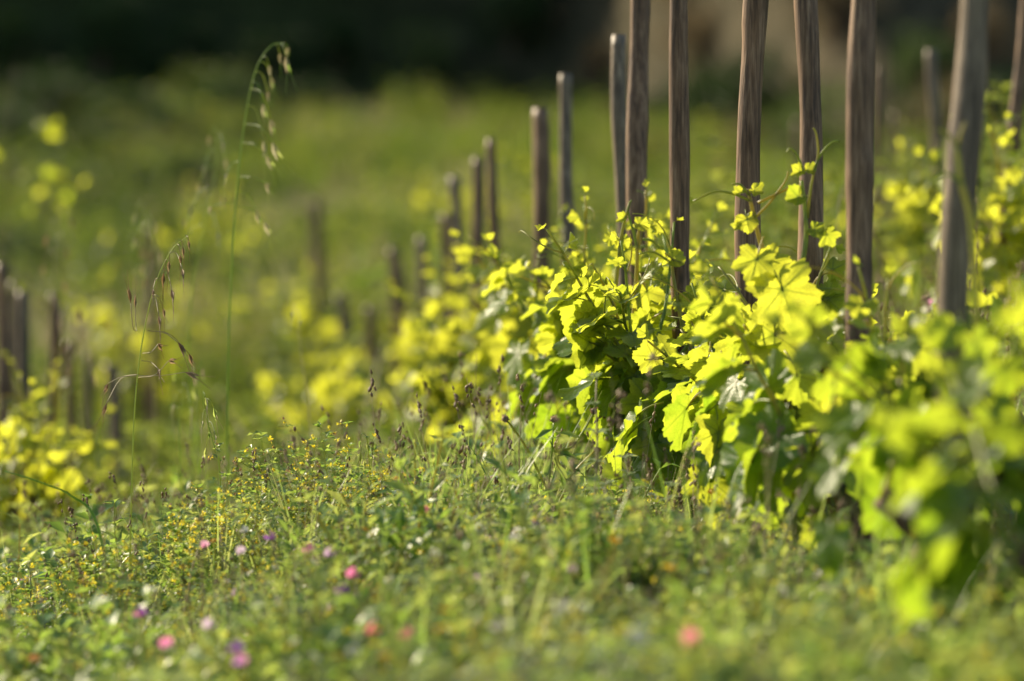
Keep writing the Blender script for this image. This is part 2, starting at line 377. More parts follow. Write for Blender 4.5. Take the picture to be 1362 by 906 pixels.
# ------------------------------------------------------------------ vine leaves
def leaf_mesh(seed, N=84, young=False):
    rng = random.Random(seed)
    lobes = [(0, 1.0), (.58, .70), (1.02, .92), (1.55, .62), (2.05, .74), (2.62, .52), (2.95, .34), (math.pi, .10)]
    lobes = [(a, r * rng.uniform(.93, 1.07)) for a, r in lobes]
    if rng.random() < .5: lobes[1] = (lobes[1][0], lobes[1][1] + .12); lobes[3] = (lobes[3][0], lobes[3][1] + .08)
    def rad(a):
        a = abs(a)
        for (a0, r0), (a1, r1) in zip(lobes, lobes[1:]):
            if a <= a1:
                t = (a - a0) / (a1 - a0); t = (1 - math.cos(math.pi * t)) / 2 if r1 < r0 or True else t
                return r0 + (r1 - r0) * t
        return lobes[-1][1]
    b = MB(); vein = []
    rings = (0.0, .22, .46, .72, .9, 1.0); va = (0, 1.02, 2.05, -1.02, -2.05)
    cup = rng.uniform(-.35, .30); fold = rng.uniform(.0, .45); wav = rng.uniform(.04, .13); ph = rng.uniform(0, 6.28); droop = rng.uniform(-.05, .45)
    if young: cup = rng.uniform(.3, .8); fold = rng.uniform(.5, 1.0)
    b.v.append(Vector((0, 0, 0))); vein.append(1.0)
    idx = {}
    step = 2 * math.pi / N; vk = {round((v % (2 * math.pi)) / step) % N for v in va}
    for ri, q in enumerate(rings[1:], 1):
        for k in range(N):
            a = k * step; a = a - 2 * math.pi if a > math.pi else a
            r = rad(a)
            if ri == 5: r *= 1 + .14 * (((k * 29 / N * 1.0) % 1.0) - .5) + .02 * math.sin(k * 1.7 + ph)
            elif ri == 4: r *= 1 + .04 * (((k * 29 / N) % 1.0) - .5)
            x, y = math.sin(a) * r * q, math.cos(a) * r * q
            isv = k in vk
            z = cup * (x * x + y * y) * .5 + fold * abs(x) * .6 - droop * max(0, y) ** 2 * .6 + wav * math.sin(4 * a + ph) * q * q + .05 * math.sin(9 * a + ph * 2) * q ** 3
            z += -.022 * (1 - q * .6) if isv else 0
            z += .018 * math.sin(x * 11 + ph) * math.sin(y * 11)
            idx[ri, k] = len(b.v); b.v.append(Vector((x, y, z))); vein.append(1.0 * (1.05 - q) if isv else 0)
    for k in range(N):
        k2 = (k + 1) % N
        b.f.append((0, idx[1, k2], idx[1, k])); b.m.append(0)
        for ri in range(1, 5):
            b.f.append((idx[ri, k], idx[ri, k2], idx[ri + 1, k2], idx[ri + 1, k])); b.m.append(0)
    n0 = len(b.v)
    b.tube(smooth_path([(0, .03, .0), (0, -.25, -.07), (0, -.55, -.22), (0, -.80, -.45)], 2), [.022, .024, .026, .028, .03, .032, .034], 5, 1)
    vein += [0] * (len(b.v) - n0); b.a['vein'] = vein
    return b.mesh('leaf', ['vine_leaf', 'young_shoot'])
LEAF = [leaf_mesh(i) for i in range(12)]
LEAFLO = [leaf_mesh(40 + i, 42) for i in range(6)]
YLEAF = [leaf_mesh(20 + i, 42, True) for i in range(5)]
PET = Vector((0, -.80, -.45))
def frame(tip, nrm):
    y = tip.normalized(); z = (nrm - y * nrm.dot(y)); z = z.normalized() if z.length > 1e-5 else y.orthogonal().normalized(); x = y.cross(z)
    return Matrix((x, y, z)).transposed()
def put_leaf(root, org, node, tip, nrm, size, tone, rng, pool=None, at_junction=False):
    o = bpy.data.objects.new('leaf', rng.choice(pool or LEAF)); COL.objects.link(o); o.parent = root
    M = frame(tip, nrm); sc = size
    loc = node if at_junction else node - (M @ PET) * sc
    o.matrix_local = Matrix.Translation(loc - org) @ M.to_4x4() @ Matrix.Diagonal((sc * rng.uniform(.9, 1.08), sc, sc, 1))
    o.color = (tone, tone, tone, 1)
    return o
def shoot(root, org, pts, r0, r1, name='shoot', mat='young_shoot', k=4):
    ps = smooth_path(pts, k); n = len(ps)
    b = MB(); b.tube([p - org for p in ps], [r0 + (r1 - r0) * i / (n - 1) for i in range(n)], 6, 0)
    b.build(name, [mat], root); return ps
def tendril(root, org, p, d, L, rng, r=.0022):
    pts = [p]; d = d.normalized(); ax = rv(rng).normalized(); c = rng.uniform(.1, .5)
    for i in range(8):
        d = (Matrix.Rotation(c * (.4 + i * .16), 3, ax) @ d).normalized(); p = p + d * L / 8; pts.append(p)
    shoot(root, org, pts, r, r * .5, 'tendril', k=2)

def vine(px, py, s, seed, label, n_sh=7, hgt=.5, lo=False, lean=(0, 0), size=1.0, bare=False, tone=(.08, .95), base=None, group='grapevines of the vineyard rows', dens=1.0, low=1, n_up=4):
    rng = random.Random(seed); p = base if base is not None else at(px, py, s)
    if lo and s != 1.6 and seed > 11: tone = (tone[0] + .15, tone[1] + .2)
    org = Vector((p.x, p.y, G(p.x, p.y)))
    root = link('grapevine', None, None, org); tag(root, label, 'vine', group)
    head = .27 + rng.uniform(-.03, .05)
    pts = [Vector((0, 0, -.06)), Vector((rng.uniform(-.02, .02), rng.uniform(-.02, .02), head * .35)), Vector((rng.uniform(-.04, .04), rng.uniform(-.03, .03), head * .7)), Vector((rng.uniform(-.03, .03), 0, head))]
    b = MB(); ps = smooth_path(pts, 5); n = len(ps)
    b.tube(ps, [(.036 - .008 * i / n) * (1 + .18 * math.sin(i * 1.9 + seed) + rng.uniform(-.12, .12)) for i in range(n)], 9, 0)
    heads = []
    for k in range(3):
        a = rng.uniform(0, 6.28); e = pts[-1] + Vector((math.cos(a) * .09, math.sin(a) * .07, .05 + rng.uniform(0, .05)))
        b.tube(smooth_path([pts[-1] - Vector((0, 0, .02)), (pts[-1] + e) / 2 + Vector((0, 0, -.01)), e], 3), [.026, .026, .022, .022, .02, .02, .024], 7, 0); heads.append(e)
    for v in b.v: v += rv(rng, .003)
    b.build('trunk', ['bark'], root)
    nl = 0
    for k in range(n_sh + n_up):
        upr = k >= n_sh
        a = 2 * math.pi * k / n_sh + rng.uniform(-.4, .4); h = rng.choice(heads)
        L = hgt * rng.uniform(.6, 1.25)
        d = Vector((math.cos(a) * .75 + lean[0], math.sin(a) * .75 + lean[1], rng.uniform(.55, 1.3)))
        if upr: d = Vector((rng.uniform(-.45, .45), rng.uniform(-.3, .3), 1)); L = hgt * rng.uniform(.95, 1.35)
        d.normalize(); p = Vector(h); pp = [p.copy()]; n = max(5, int(L / .065))
        drp = -.05 if upr else rng.uniform(-.04, .09)
        for i in range(n):
            d = (d + rv(rng, .14) + Vector((0, 0, -drp if i > 1 else .05))).normalized(); p = p + d * (L / n)
            if p.z < .25: p.z = .25
            pp.append(p.copy())
        shoot(root, Vector(), pp, .0055, .0025, k=2)
        side = 1
        for i in range(1, n + 1):
            t = i / n
            for rep in range(2 if rng.random() < .55 * dens and t < .75 else 1):
                if rng.random() > dens: continue
                side = -side
                sz = (.72 if upr else 1) * size * (.078 * (1 - t) ** .7 + .020) * rng.uniform(.8, 1.2)
                out = Vector((pp[i].x, pp[i].y, 0)); out = out.normalized() if out.length > .02 else rv(rng)
                tipd = out * .6 + rv(rng, .7) + Vector((0, 0, -.75 + .9 * t))
                nrm = Vector((0, 0, .75)) + out * .55 + rv(rng, .75)
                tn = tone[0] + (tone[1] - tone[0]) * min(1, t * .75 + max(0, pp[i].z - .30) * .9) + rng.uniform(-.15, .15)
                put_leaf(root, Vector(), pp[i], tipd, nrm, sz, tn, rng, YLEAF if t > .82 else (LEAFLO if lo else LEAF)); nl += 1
        if upr: tendril(root, Vector(), pp[-3], d * .6 + rv(rng, .8), rng.uniform(.1, .18), rng)
        if not lo and rng.random() < .8: tendril(root, Vector(), pp[-2], d + rv(rng, .6), rng.uniform(.08, .16), rng)
        elif rng.random() < .4: tendril(root, Vector(), pp[-2], d + rv(rng, .6), rng.uniform(.08, .16), rng, .002)
    # low leaves hanging round the head
    for k in range(int(11 * dens) * low):
        a = rng.uniform(0, 6.28); r = rng.uniform(.08, .22)
        nd = Vector((math.cos(a) * r, math.sin(a) * r, rng.uniform(.27, .45)))
        b2 = rng.choice(heads)
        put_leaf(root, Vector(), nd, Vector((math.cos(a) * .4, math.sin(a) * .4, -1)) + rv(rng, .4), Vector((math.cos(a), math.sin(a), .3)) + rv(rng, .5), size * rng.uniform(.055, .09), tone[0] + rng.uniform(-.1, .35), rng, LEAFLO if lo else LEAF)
    return root, org

VN = {}
def row_vine(key, idx, label, seed, off=(0, 0), **kw):
    b = STB[idx]; VN[key] = vine(0, 0, 0, seed, label, base=Vector((b.x + off[0], b.y + off[1], 0)), **kw)
VN['near'] = vine(1395, 900, 1.6, 5, 'most blurred vine, nearest the camera, cut by the right border', n_sh=10, hgt=.36, lo=True, lean=(-.05, 0), tone=(.0, .45), dens=.9, n_up=0)
row_vine('a', 0, 'blurred vine at the foot of the thick pale grey stake', 11, (-.02, -.10), n_sh=8, hgt=.40, lo=True, tone=(.0, .6), n_up=1, size=1.0, dens=.8)
row_vine('b', 1, 'slightly blurred vine with glinting leaves before the straight dark stake', 12, (-.03, -.10), n_sh=8, hgt=.38, tone=(.05, .75), n_up=1, size=1.06)
row_vine('c', 2, 'sharp vine sending up the shoot with forked tendrils', 13, (-.06, -.06), n_sh=8, hgt=.38, n_up=1, size=1.14)
row_vine('d', 3, 'sharp vine with large bright hanging leaves before the cracked leaning stake', 14, (-.02, -.08), n_sh=8, hgt=.36, n_up=2, size=1.14)
row_vine('e', 4, 'vine of dark serrated leaves with bare trunk showing under it', 15, (.0, -.08), n_sh=8, hgt=.40, n_up=3, size=1.14)
row_vine('f', 5, 'vine behind the dark-leaved one, at the knotted brown stake', 16, (0, -.08), n_sh=7, hgt=.42, size=1.14)
row_vine('g', 6, 'bright yellow-green vine at the grey cut-topped tallest stake', 17, (-.04, -.08), n_sh=8, hgt=0.44, n_up=3, size=1.14)
row_vine('h', 7, 'yellow vine at the slim grey stake that stands apart', 18, (-.04, -.08), n_sh=8, hgt=0.47, n_up=3, lo=True, tone=(.45, 1.05), size=1.1)
row_vine('i', 8, 'yellow vine with a lone thin shoot at the stout flat-topped stake', 19, (-.04, -.08), n_sh=8, hgt=0.49, n_up=3, lo=True, tone=(.45, 1.05), size=1.1)
row_vine('j', 9, 'blurred yellow vine at the thin leaning stake', 21, (-.03, -.08), n_sh=8, hgt=0.48, n_up=3, lo=True, tone=(.6, 1.1), size=1.2)
row_vine('k', 10, 'blurred yellow vine at the brown stake with rounded top', 22, (-.06, -.08), n_sh=8, hgt=0.48, n_up=3, lo=True, tone=(.6, 1.1), size=1.2)
row_vine('l', 11, 'blurred yellow vine at the close pair of stakes', 23, (-.06, -.05), n_sh=8, hgt=0.47, n_up=3, lo=True, tone=(.7, 1.1), size=1.2)
row_vine('m', 13, 'blurred yellow vine at the thin grey stake down the row', 24, (-.05, -.05), n_sh=7, hgt=0.50, n_up=3, lo=True, tone=(.4, 1), dens=.8)
row_vine('n', 14, 'blurred yellow vine at the broad brown far stake', 25, (-.08, -.05), n_sh=6, hgt=0.54, n_up=3, lo=True, tone=(.75, 1.1), dens=.9, size=1.15)
row_vine('o', 16, 'blurred yellow vine at the stubby grey stake ending the row', 26, (-.05, 0), n_sh=6, hgt=0.50, n_up=3, lo=True, tone=(.75, 1.1), dens=.9, size=1.15)
row_vine('p', 17, 'tall lone yellow vine in the hollow before a faint stake', 27, (-.02, -.5), n_sh=8, hgt=.66, lo=True, tone=(.6, 1.1), size=1.05, dens=.6, n_up=2)
VN['q'] = vine(40, 740, .74, 28, 'yellow vine at the left border of the photo, under the grey stake', n_sh=8, hgt=.36, lo=True, tone=(.7, 1.1), dens=.6)
VN['r'] = vine(92, 740, .68, 29, 'yellow vine with round small leaves under the free standing brown stake', n_sh=6, hgt=.42, lo=True, tone=(.8, 1.1), dens=.7)
VN['p2'] = vine(436, 640, .44, 36, 'bright blurred yellow vine leading down from the lone one in the hollow', n_sh=9, hgt=.55, lo=True, tone=(.6, 1.1), size=1.05, dens=.6, n_up=2)
VN['p4'] = vine(480, 640, .5, 38, 'low blurred yellow vine between the hollow and the main row', n_sh=9, hgt=.5, lo=True, tone=(.6, 1.1), size=1.05, dens=.6, n_up=2)
row_vine('s', 24, 'yellow vine past the short broad bluish stake', 31, (.15, -.1), n_sh=7, hgt=.38, lo=True, tone=(.5, 1), dens=.7)
row_vine('t', 27, 'yellow vine at the right border under the slim leaning stake', 32, (0, -.1), n_sh=9, hgt=.5, lo=True, tone=(.75, 1.1))
row_vine('u', 26, 'small yellow vine under the faint slim grey stake', 33, (-.05, -.1), n_sh=6, hgt=.36, lo=True, tone=(.5, 1), dens=.7)
row_vine('v', 28, 'small yellow vine behind the straight dark stake', 34, (.0, -.1), n_sh=5, hgt=.35, lo=True, tone=(.5, 1), dens=.6)
row_vine('w', 30, 'faint yellow vine far behind the two tallest sharp stakes', 35, (-.5, 0), n_sh=6, hgt=.5, lo=True, tone=(.5, 1), dens=.6)
for i, (px, py, s, lb) in enumerate(((612, 300, .30, 'faint yellow vine up the slope above the close stake pair'), (678, 330, .28, 'faint yellow vine up the slope beside the stout stake'),
                                     (190, 470, .36, 'faint yellow vine behind the sharp oat grass'), (287, 260, .25, 'faint yellow bushy vine high on the slope behind the oat panicle'))):
    vine(px, py, s, 60 + i, lb, n_sh=6, hgt=.75, lo=True, tone=(.5, 1), dens=.6, size=1.2)

# hero shoots and leaves, drawn from the photograph, on the sharp vines
def hero(key, s, pts, r=(.0065, .0030), leaves=(), tend=()):
    root, org = VN[key]; rng = random.Random(len(pts) * 31 + int(pts[0][0]))
    W3 = [at(x, y, s + (q[0] if q else 0)) for x, y, *q in pts]
    shoot(root, org, W3, r[0], r[1])
    for t in tend: shoot(root, org, [at(x, y, s) for x, y in t], .0032, .0018, 'tendril')
def hleaf(key, s, x, y, wpx, ang, tone, face=.35, young=False, twist=0):
    """leaf with its petiole joint at x, y; ang = direction of the tip in degrees from straight down, towards the right"""
    root, org = VN[key]; rng = random.Random(int(x * 13 + y)); a = R(ang)
    tip = Vector((math.sin(a), 0, -math.cos(a))) + Vector((0, rng.uniform(-.3, .1), 0))
    n = Vector((rng.uniform(-.35, .35) + twist, -1, face + rng.uniform(-.25, .25)))
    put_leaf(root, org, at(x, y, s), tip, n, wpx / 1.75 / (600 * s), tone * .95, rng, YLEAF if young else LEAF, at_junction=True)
hero('c', 1.06, [(1048, 640), (1046, 520), (1042, 440), (1022, 360), (1008, 310), (1000, 275), (996, 256)], (.0075, .0035),
     tend=[[(1000, 268), (975, 258), (950, 255), (922, 268)], [(1004, 290), (1025, 268), (1045, 240), (1048, 228)], [(1008, 270), (1040, 255), (1052, 250), (1058, 262)], [(998, 262), (985, 246), (973, 245)]])
hero('c', 1.07, [(1062, 560), (1064, 460), (1066, 365), (1072, 320), (1071, 280), (1066, 240)], (.007, .0035),
     tend=[[(1074, 290), (1079, 245), (1088, 208), (1086, 180), (1082, 170)], [(1080, 232), (1092, 205), (1106, 190), (1116, 188)], [(1070, 232), (1062, 210), (1052, 198), (1046, 203)], [(1070, 380), (1085, 384), (1120, 386), (1140, 400)]])
for a in (('c', 1.06, 993, 292, 34, 10, 1.0), ('c', 1.06, 982, 300, 18, -30, 1.0, .35, True), ('c', 1.06, 1003, 254, 24, 60, .95, .7, True), ('c', 1.06, 985, 256, 20, -70, .9, .7, True),
          ('c', 1.07, 1064, 228, 24, -60, .9, .7, True), ('c', 1.07, 1074, 226, 20, 70, .9, .7, True), ('c', 1.07, 1062, 262, 34, -70, .5, .9, True), ('c', 1.07, 1083, 305, 30, 70, .6, .6), ('c', 1.07, 1100, 312, 34, 30, .7, .3),
          ('c', 1.06, 1020, 350, 62, 40, .95, -.2), ('c', 1.08, 1040, 385, 112, 20, .95, .1), ('c', 1.08, 1006, 345, 70, -15, .92, .2), ('c', 1.07, 1030, 445, 108, -5, .72, .1), ('c', 1.09, 1085, 438, 60, -40, .95, .5),
          ('d', 1.05, 975, 530, 96, -15, .72, .1), ('d', 1.06, 955, 575, 84, -5, .8, .1), ('d', 1.04, 1000, 520, 60, 40, .8, .3), ('d', 1.05, 1000, 625, 118, 5, .25, .2), ('d', 1.07, 970, 680, 70, 0, .78, .2),
          ('d', 1.07, 1050, 675, 84, 10, .7, .2), ('d', 1.03, 940, 480, 60, -20, .9, .3), ('d', 1.04, 965, 490, 50, 20, .85, .3),
          ('b', 1.13, 1100, 560, 96, -10, .55, .3), ('b', 1.15, 1115, 520, 66, 20, .9, .4), ('b', 1.16, 1175, 560, 100, 5, .35, .3), ('b', 1.15, 1080, 620, 100, 0, .45, .3), ('b', 1.17, 1100, 700, 80, -5, .6, .2),
          ('a', 1.33, 1235, 440, 56, 30, .5, 1.0), ('a', 1.34, 1262, 436, 62, -30, .35, 1.3), ('a', 1.34, 1296, 455, 70, 25, .3, 1.2), ('a', 1.33, 1335, 490, 76, 0, .3, 1.3), ('a', 1.33, 1275, 500, 70, -20, .4, 1.0), ('a', 1.34, 1320, 545, 70, 15, .3, .9),
          ('b', 1.16, 1205, 470, 60, 20, .7, .5), ('c', 1.09, 1060, 500, 80, 15, .5, .2), ('d', 1.07, 1015, 560, 84, 15, .5, .3), ('d', 1.06, 945, 640, 80, -8, .7, .2),
          ('e', .98, 865, 535, 92, -25, .6, .2), ('e', .98, 895, 505, 84, 20, .2, .5), ('e', .97, 912, 545, 84, 5, .2, .3), ('e', .98, 905, 600, 90, 0, .1, .3), ('e', .97, 845, 500, 70, -10, .35, .4), ('e', .98, 870, 590, 66, -10, .75, .2), ('e', .99, 930, 520, 60, 30, .7, .3), ('e', .96, 850, 545, 70, -40, .3, .3), ('e', .97, 890, 640, 66, 10, .3, .2),
          ('g', .90, 800, 440, 100, -10, .95, .1), ('g', .90, 770, 470, 74, -30, .9, .2), ('g', .91, 790, 380, 50, -20, .95, .3), ('g', .90, 820, 500, 80, 10, .6, .3), ('g', .9, 745, 450, 70, -10, .9, .2),
          ('f', .95, 860, 388, 56, 15, .95, .2), ('f', .95, 830, 335, 38, -20, 1.0, .3), ('f', .95, 812, 315, 24, -10, 1.0, .3), ('f', .95, 828, 320, 24, 30, 1.0, .3), ('f', .95, 850, 298, 28, 80, 1.0, .8), ('f', .95, 872, 300, 24, 60, 1.0, .8),
          ('f', .95, 830, 290, 20, -60, .95, .5, True), ('f', .96, 895, 345, 30, 70, .9, .8, True), ('f', .96, 905, 400, 34, 30, .9, .3), ('f', .96, 915, 390, 26, 60, .9, .5, True), ('f', .96, 880, 372, 26, -60, .7, .7),
          ('i', .84, 716, 400, 26, -50, 1.0, .6), ('i', .84, 706, 398, 22, -80, 1.0, .6)):
    hleaf(*a)
hero('f', .95, [(835, 520), (842, 430), (847, 360), (848, 320), (851, 300)], tend=[[(848, 330), (840, 300), (835, 278), (840, 266)], [(855, 318), (870, 322), (885, 345), (897, 360)]])
hero('g', .95, [(805, 500), (815, 420), (822, 350), (828, 305), (838, 268)])
hero('f', .96, [(925, 560), (915, 470), (903, 410), (896, 370), (893, 345)], tend=[[(893, 350), (875, 338), (865, 335), (850, 338)], [(905, 350), (897, 346), (884, 337)]])
hero('i', .85, [(740, 500), (728, 450), (712, 385), (716, 345)], (.0045, .0025), tend=[[(716, 390), (712, 370), (706, 360), (704, 345)], [(712, 395), (690, 382), (668, 385), (657, 405), (662, 425)], [(690, 395), (672, 400), (664, 410)]])
hero('g', .95, [(835, 520), (815, 470), (797, 440), (778, 425), (760, 430)], (.0045, .0025), tend=[[(778, 425), (770, 410), (760, 405)]])
hero('a', 1.30, [(1305, 560), (1300, 430), (1292, 300), (1278, 240), (1272, 190)], (.007, .004), tend=[[(1274, 200), (1262, 180), (1247, 172)], [(1274, 195), (1277, 178), (1284, 162)], [(1280, 245), (1262, 232), (1240, 240), (1228, 258)]])

# ------------------------------------------------------------------ meadow ground cover (uncountable): small plants on scattered points
def plant_grass(seed, n=15, h=(.06, .22), w=.003, spread=.04, mat='grass_blade'):
    rng = random.Random(seed); b = MB()
    for i in range(n):
        a = rng.uniform(0, 6.28); out = Vector((math.cos(a), math.sin(a), 0))
        b.blade(out * rng.uniform(0, spread), Vector((0, 0, 1)) + out * rng.uniform(.05, .6), out, rng.uniform(*h), w * rng.uniform(.6, 1.3), rng.uniform(.1, .9), 4)
    return b.mesh('grass_tuft', [mat])
def plant_medick(seed, n=9, h=(.08, .21), flowers=.5, petal='yellow_petal', leafm='herb_leaf', lf=.014, spread=.05):
    """thin branching stems, trefoil leaves, tiny round flower heads"""
    rng = random.Random(seed); b = MB()
    for i in range(n):
        a = rng.uniform(0, 6.28); d = Vector((math.cos(a) * .45, math.sin(a) * .45, 1)).normalized(); L = rng.uniform(*h)
        p = Vector((math.cos(a), math.sin(a), 0)) * rng.uniform(0, spread); pts = [p]; k = 7
        for j in range(k):
            d = (d + rv(rng, .25) + Vector((0, 0, .04))).normalized(); p = p + d * L / k; pts.append(p)
        b.tube(pts, [.0011 - .00006 * j for j in range(k + 1)], 3, 0, cap=False)
        for j in range(1, k + 1):
            for q in range(rng.choice((1, 2, 2))):
                az = rng.uniform(0, 6.28); od = Vector((math.cos(az), math.sin(az), rng.uniform(-.1, .8))).normalized()
                st = pts[j]; en = st + od * rng.uniform(.006, .018)
                b.tube([st, en], [.0006, .0005], 3, 0, cap=False)
                if rng.random() < flowers and j >= 3:
                    for z in range(rng.choice((4, 5, 6))):
                        b.leaflet(en + rv(rng, .0025), rv(rng) + Vector((0, 0, .5)), rv(rng), rng.uniform(.005, .008), .0026, 2)
                else:
                    for z in (-1, 0, 1):
                        dd = (Matrix.Rotation(z * 1.15, 3, 'Z') @ od); b.leaflet(en, dd + Vector((0, 0, rng.uniform(-.3, .3))), Vector((0, 0, 1)) + rv(rng, .5), lf * rng.uniform(.7, 1.25), lf * .33, 1)
    return b.mesh('medick', ['young_shoot', leafm, petal])
def plant_herb(seed, n=5, h=(.08, .2), L=.05, w=.0085, mat='herb_leaf', stem='young_shoot'):
    """upright stems with lance-shaped leaves"""
    rng = random.Random(seed); b = MB()
    for i in range(n):
        a = rng.uniform(0, 6.28); d = Vector((math.cos(a) * .35, math.sin(a) * .35, 1)).normalized(); H = rng.uniform(*h)
        p = Vector((math.cos(a), math.sin(a), 0)) * rng.uniform(0, .03); pts = [p]
        for j in range(6):
            d = (d + rv(rng, .15)).normalized(); p = p + d * H / 6; pts.append(p)
        b.tube(pts, [.0015 - .0001 * j for j in range(7)], 4, 0, cap=False)
        for j in range(7):
            for q in range(2):
                az = rng.uniform(0, 6.28) ; od = Vector((math.cos(az), math.sin(az), rng.uniform(.1, 1.1)))
                k = rng.uniform(.6, 1.2) * (1.15 - .09 * j); b.leaflet(pts[j], od, Vector((0, 0, 1)) + rv(rng, .3), L * k, w * k, 1, rng.uniform(0, .4))
    return b.mesh('herb', [stem, mat])
def plant_dry(seed, n=5, h=(.14, .32), mat='dry_straw'):
    """thin seed stalks with little brown heads"""
    rng = random.Random(seed); b = MB()
    for i in range(n):
        a = rng.uniform(0, 6.28); d = Vector((math.cos(a) * .3, math.sin(a) * .3, 1)).normalized(); H = rng.uniform(*h)
        p = Vector((math.cos(a), math.sin(a), 0)) * rng.uniform(0, .03); pts = [p]
        for j in range(6):
            d = (d + rv(rng, .10)).normalized(); p = p + d * H / 6; pts.append(p)
        b.tube(pts, [.0009 - .00008 * j for j in range(7)], 3, 0, cap=False)
        for j in range(rng.choice((2, 4, 6))):
            c = pts[-1] - d * rng.uniform(0, .05) + rv(rng, .006)
            b.ball(c, rng.uniform(.0018, .0034), 1, rng.uniform(1.5, 3), d + rv(rng, .6), 4)
    return b.mesh('dry_stalk', [mat, 'brown_seed'])
def plant_daisy(seed, petal, n=3, h=(.13, .22), r=.009):
    rng = random.Random(seed); b = MB()
    for i in range(n):
        a = rng.uniform(0, 6.28); H = rng.uniform(*h); p0 = Vector((math.cos(a), math.sin(a), 0)) * rng.uniform(0, .04)
        t = p0 + Vector((rng.uniform(-.03, .03), rng.uniform(-.03, .03), H)); b.tube([p0, (p0 + t) / 2 + rv(rng, .008), t], [.0011, .001, .0009], 3, 0, cap=False)
        ax = (Vector((0, 0, 1)) + rv(rng, .7)).normalized(); u = ax.orthogonal().normalized(); w = ax.cross(u)
        for k in range(8):
            an = k * .785; dd = math.cos(an) * u + math.sin(an) * w; b.leaflet(t, dd + ax * .25, ax, r * rng.uniform(.85, 1.15), r * .3, 1, .1)
        b.ball(t + ax * .001, r * .33, 2, .7, ax, 5)
        for q in range(3):
            az = rng.uniform(0, 6.28); b.leaflet(p0 + (t - p0) * rng.uniform(.1, .6), Vector((math.cos(az), math.sin(az), .5)), Vector((0, 0, 1)), .02, .004, 3)
    return b.mesh('daisy', ['young_shoot', petal, 'yellow_petal', 'herb_leaf'])

def scatter(name, label, meshes, pts, scl, seed, tilt=.25):
    """one ground-cover object: its points each carry one of the small plants"""
    rs = np.random.RandomState(seed); n = len(pts)
    me = bpy.data.meshes.new(name); me.from_pydata(pts.tolist(), [], [])
    a = me.attributes.new('turn', 'FLOAT_VECTOR', 'POINT')
    rot = np.stack([rs.uniform(-tilt, tilt, n), rs.uniform(-tilt, tilt, n), rs.uniform(0, 6.283, n)], 1); a.data.foreach_set('vector', rot.ravel().astype('f'))
    lump = .5 + .5 * np.sin(pts[:, 0] * 5.1 + 1.3 * np.sin(pts[:, 1] * 3.7)) * np.sin(pts[:, 1] * 4.3 + seed * .4)
    a = me.attributes.new('size', 'FLOAT', 'POINT'); a.data.foreach_set('value', ((scl[0] + (scl[1] - scl[0]) * rs.rand(n)) * (.6 + .85 * lump)).astype('f'))
    a = me.attributes.new('pick', 'INT', 'POINT'); a.data.foreach_set('value', rs.randint(0, len(meshes), n).astype('i'))
    c = bpy.data.collections.new(name + '_kinds')
    for m in meshes: c.objects.link(bpy.data.objects.new(m.name, m))
    ng = bpy.data.node_groups.new(name, 'GeometryNodeTree'); N = ng.nodes; L = ng.links
    ng.interface.new_socket('Geometry', in_out='INPUT', socket_type='NodeSocketGeometry'); ng.interface.new_socket('Geometry', in_out='OUTPUT', socket_type='NodeSocketGeometry')
    gi = N.new('NodeGroupInput'); go = N.new('NodeGroupOutput'); ip = N.new('GeometryNodeInstanceOnPoints'); ci = N.new('GeometryNodeCollectionInfo')
    ci.inputs['Collection'].default_value = c; ci.inputs['Separate Children'].default_value = True; ci.inputs['Reset Children'].default_value = True
    def na(nm, ty):
        x = N.new('GeometryNodeInputNamedAttribute'); x.data_type = ty; x.inputs['Name'].default_value = nm; return x.outputs['Attribute']
    er = N.new('FunctionNodeEulerToRotation'); L.new(na('turn', 'FLOAT_VECTOR'), er.inputs[0])
    L.new(gi.outputs[0], ip.inputs['Points']); L.new(ci.outputs[0], ip.inputs['Instance']); ip.inputs['Pick Instance'].default_value = True
    L.new(na('pick', 'INT'), ip.inputs['Instance Index']); L.new(er.outputs[0], ip.inputs['Rotation']); L.new(na('size', 'FLOAT'), ip.inputs['Scale'])
    L.new(ip.outputs[0], go.inputs[0])
    o = link(name, me); md = o.modifiers.new('scatter', 'NODES'); md.node_group = ng
    tag(o, label, None, kind='stuff'); return o
def field(n, d0, d1, seed, pad=.45, patch=None, thr=0.0, zoff=-.005):
    """random points on the ground between two distances, a bit wider than the view"""
    rs = np.random.RandomState(seed); out = []
    n = int(n * 1.2) if pad < 1 else n
    y = np.sqrt(rs.uniform(d0 * d0, d1 * d1, n * 3)); x = rs.uniform(-1, 1, n * 3) * (y * .1262 + pad)
    if patch:
        v = np.sin(x * patch + seed) * np.sin(y * patch * .8 + seed * 2) + .5 * np.sin(x * patch * 2.3 + y * patch * 1.7 + seed * 3)
        k = v > thr + rs.uniform(-.6, .6, len(x)); x, y = x[k], y[k]
    k = y < FOOT(x) + rs.uniform(-1, 1.5, len(x)); x, y = x[k], y[k]
    x, y = x[:n], y[:n]
    return np.stack([x, y, GA(x, y) + zoff], 1)

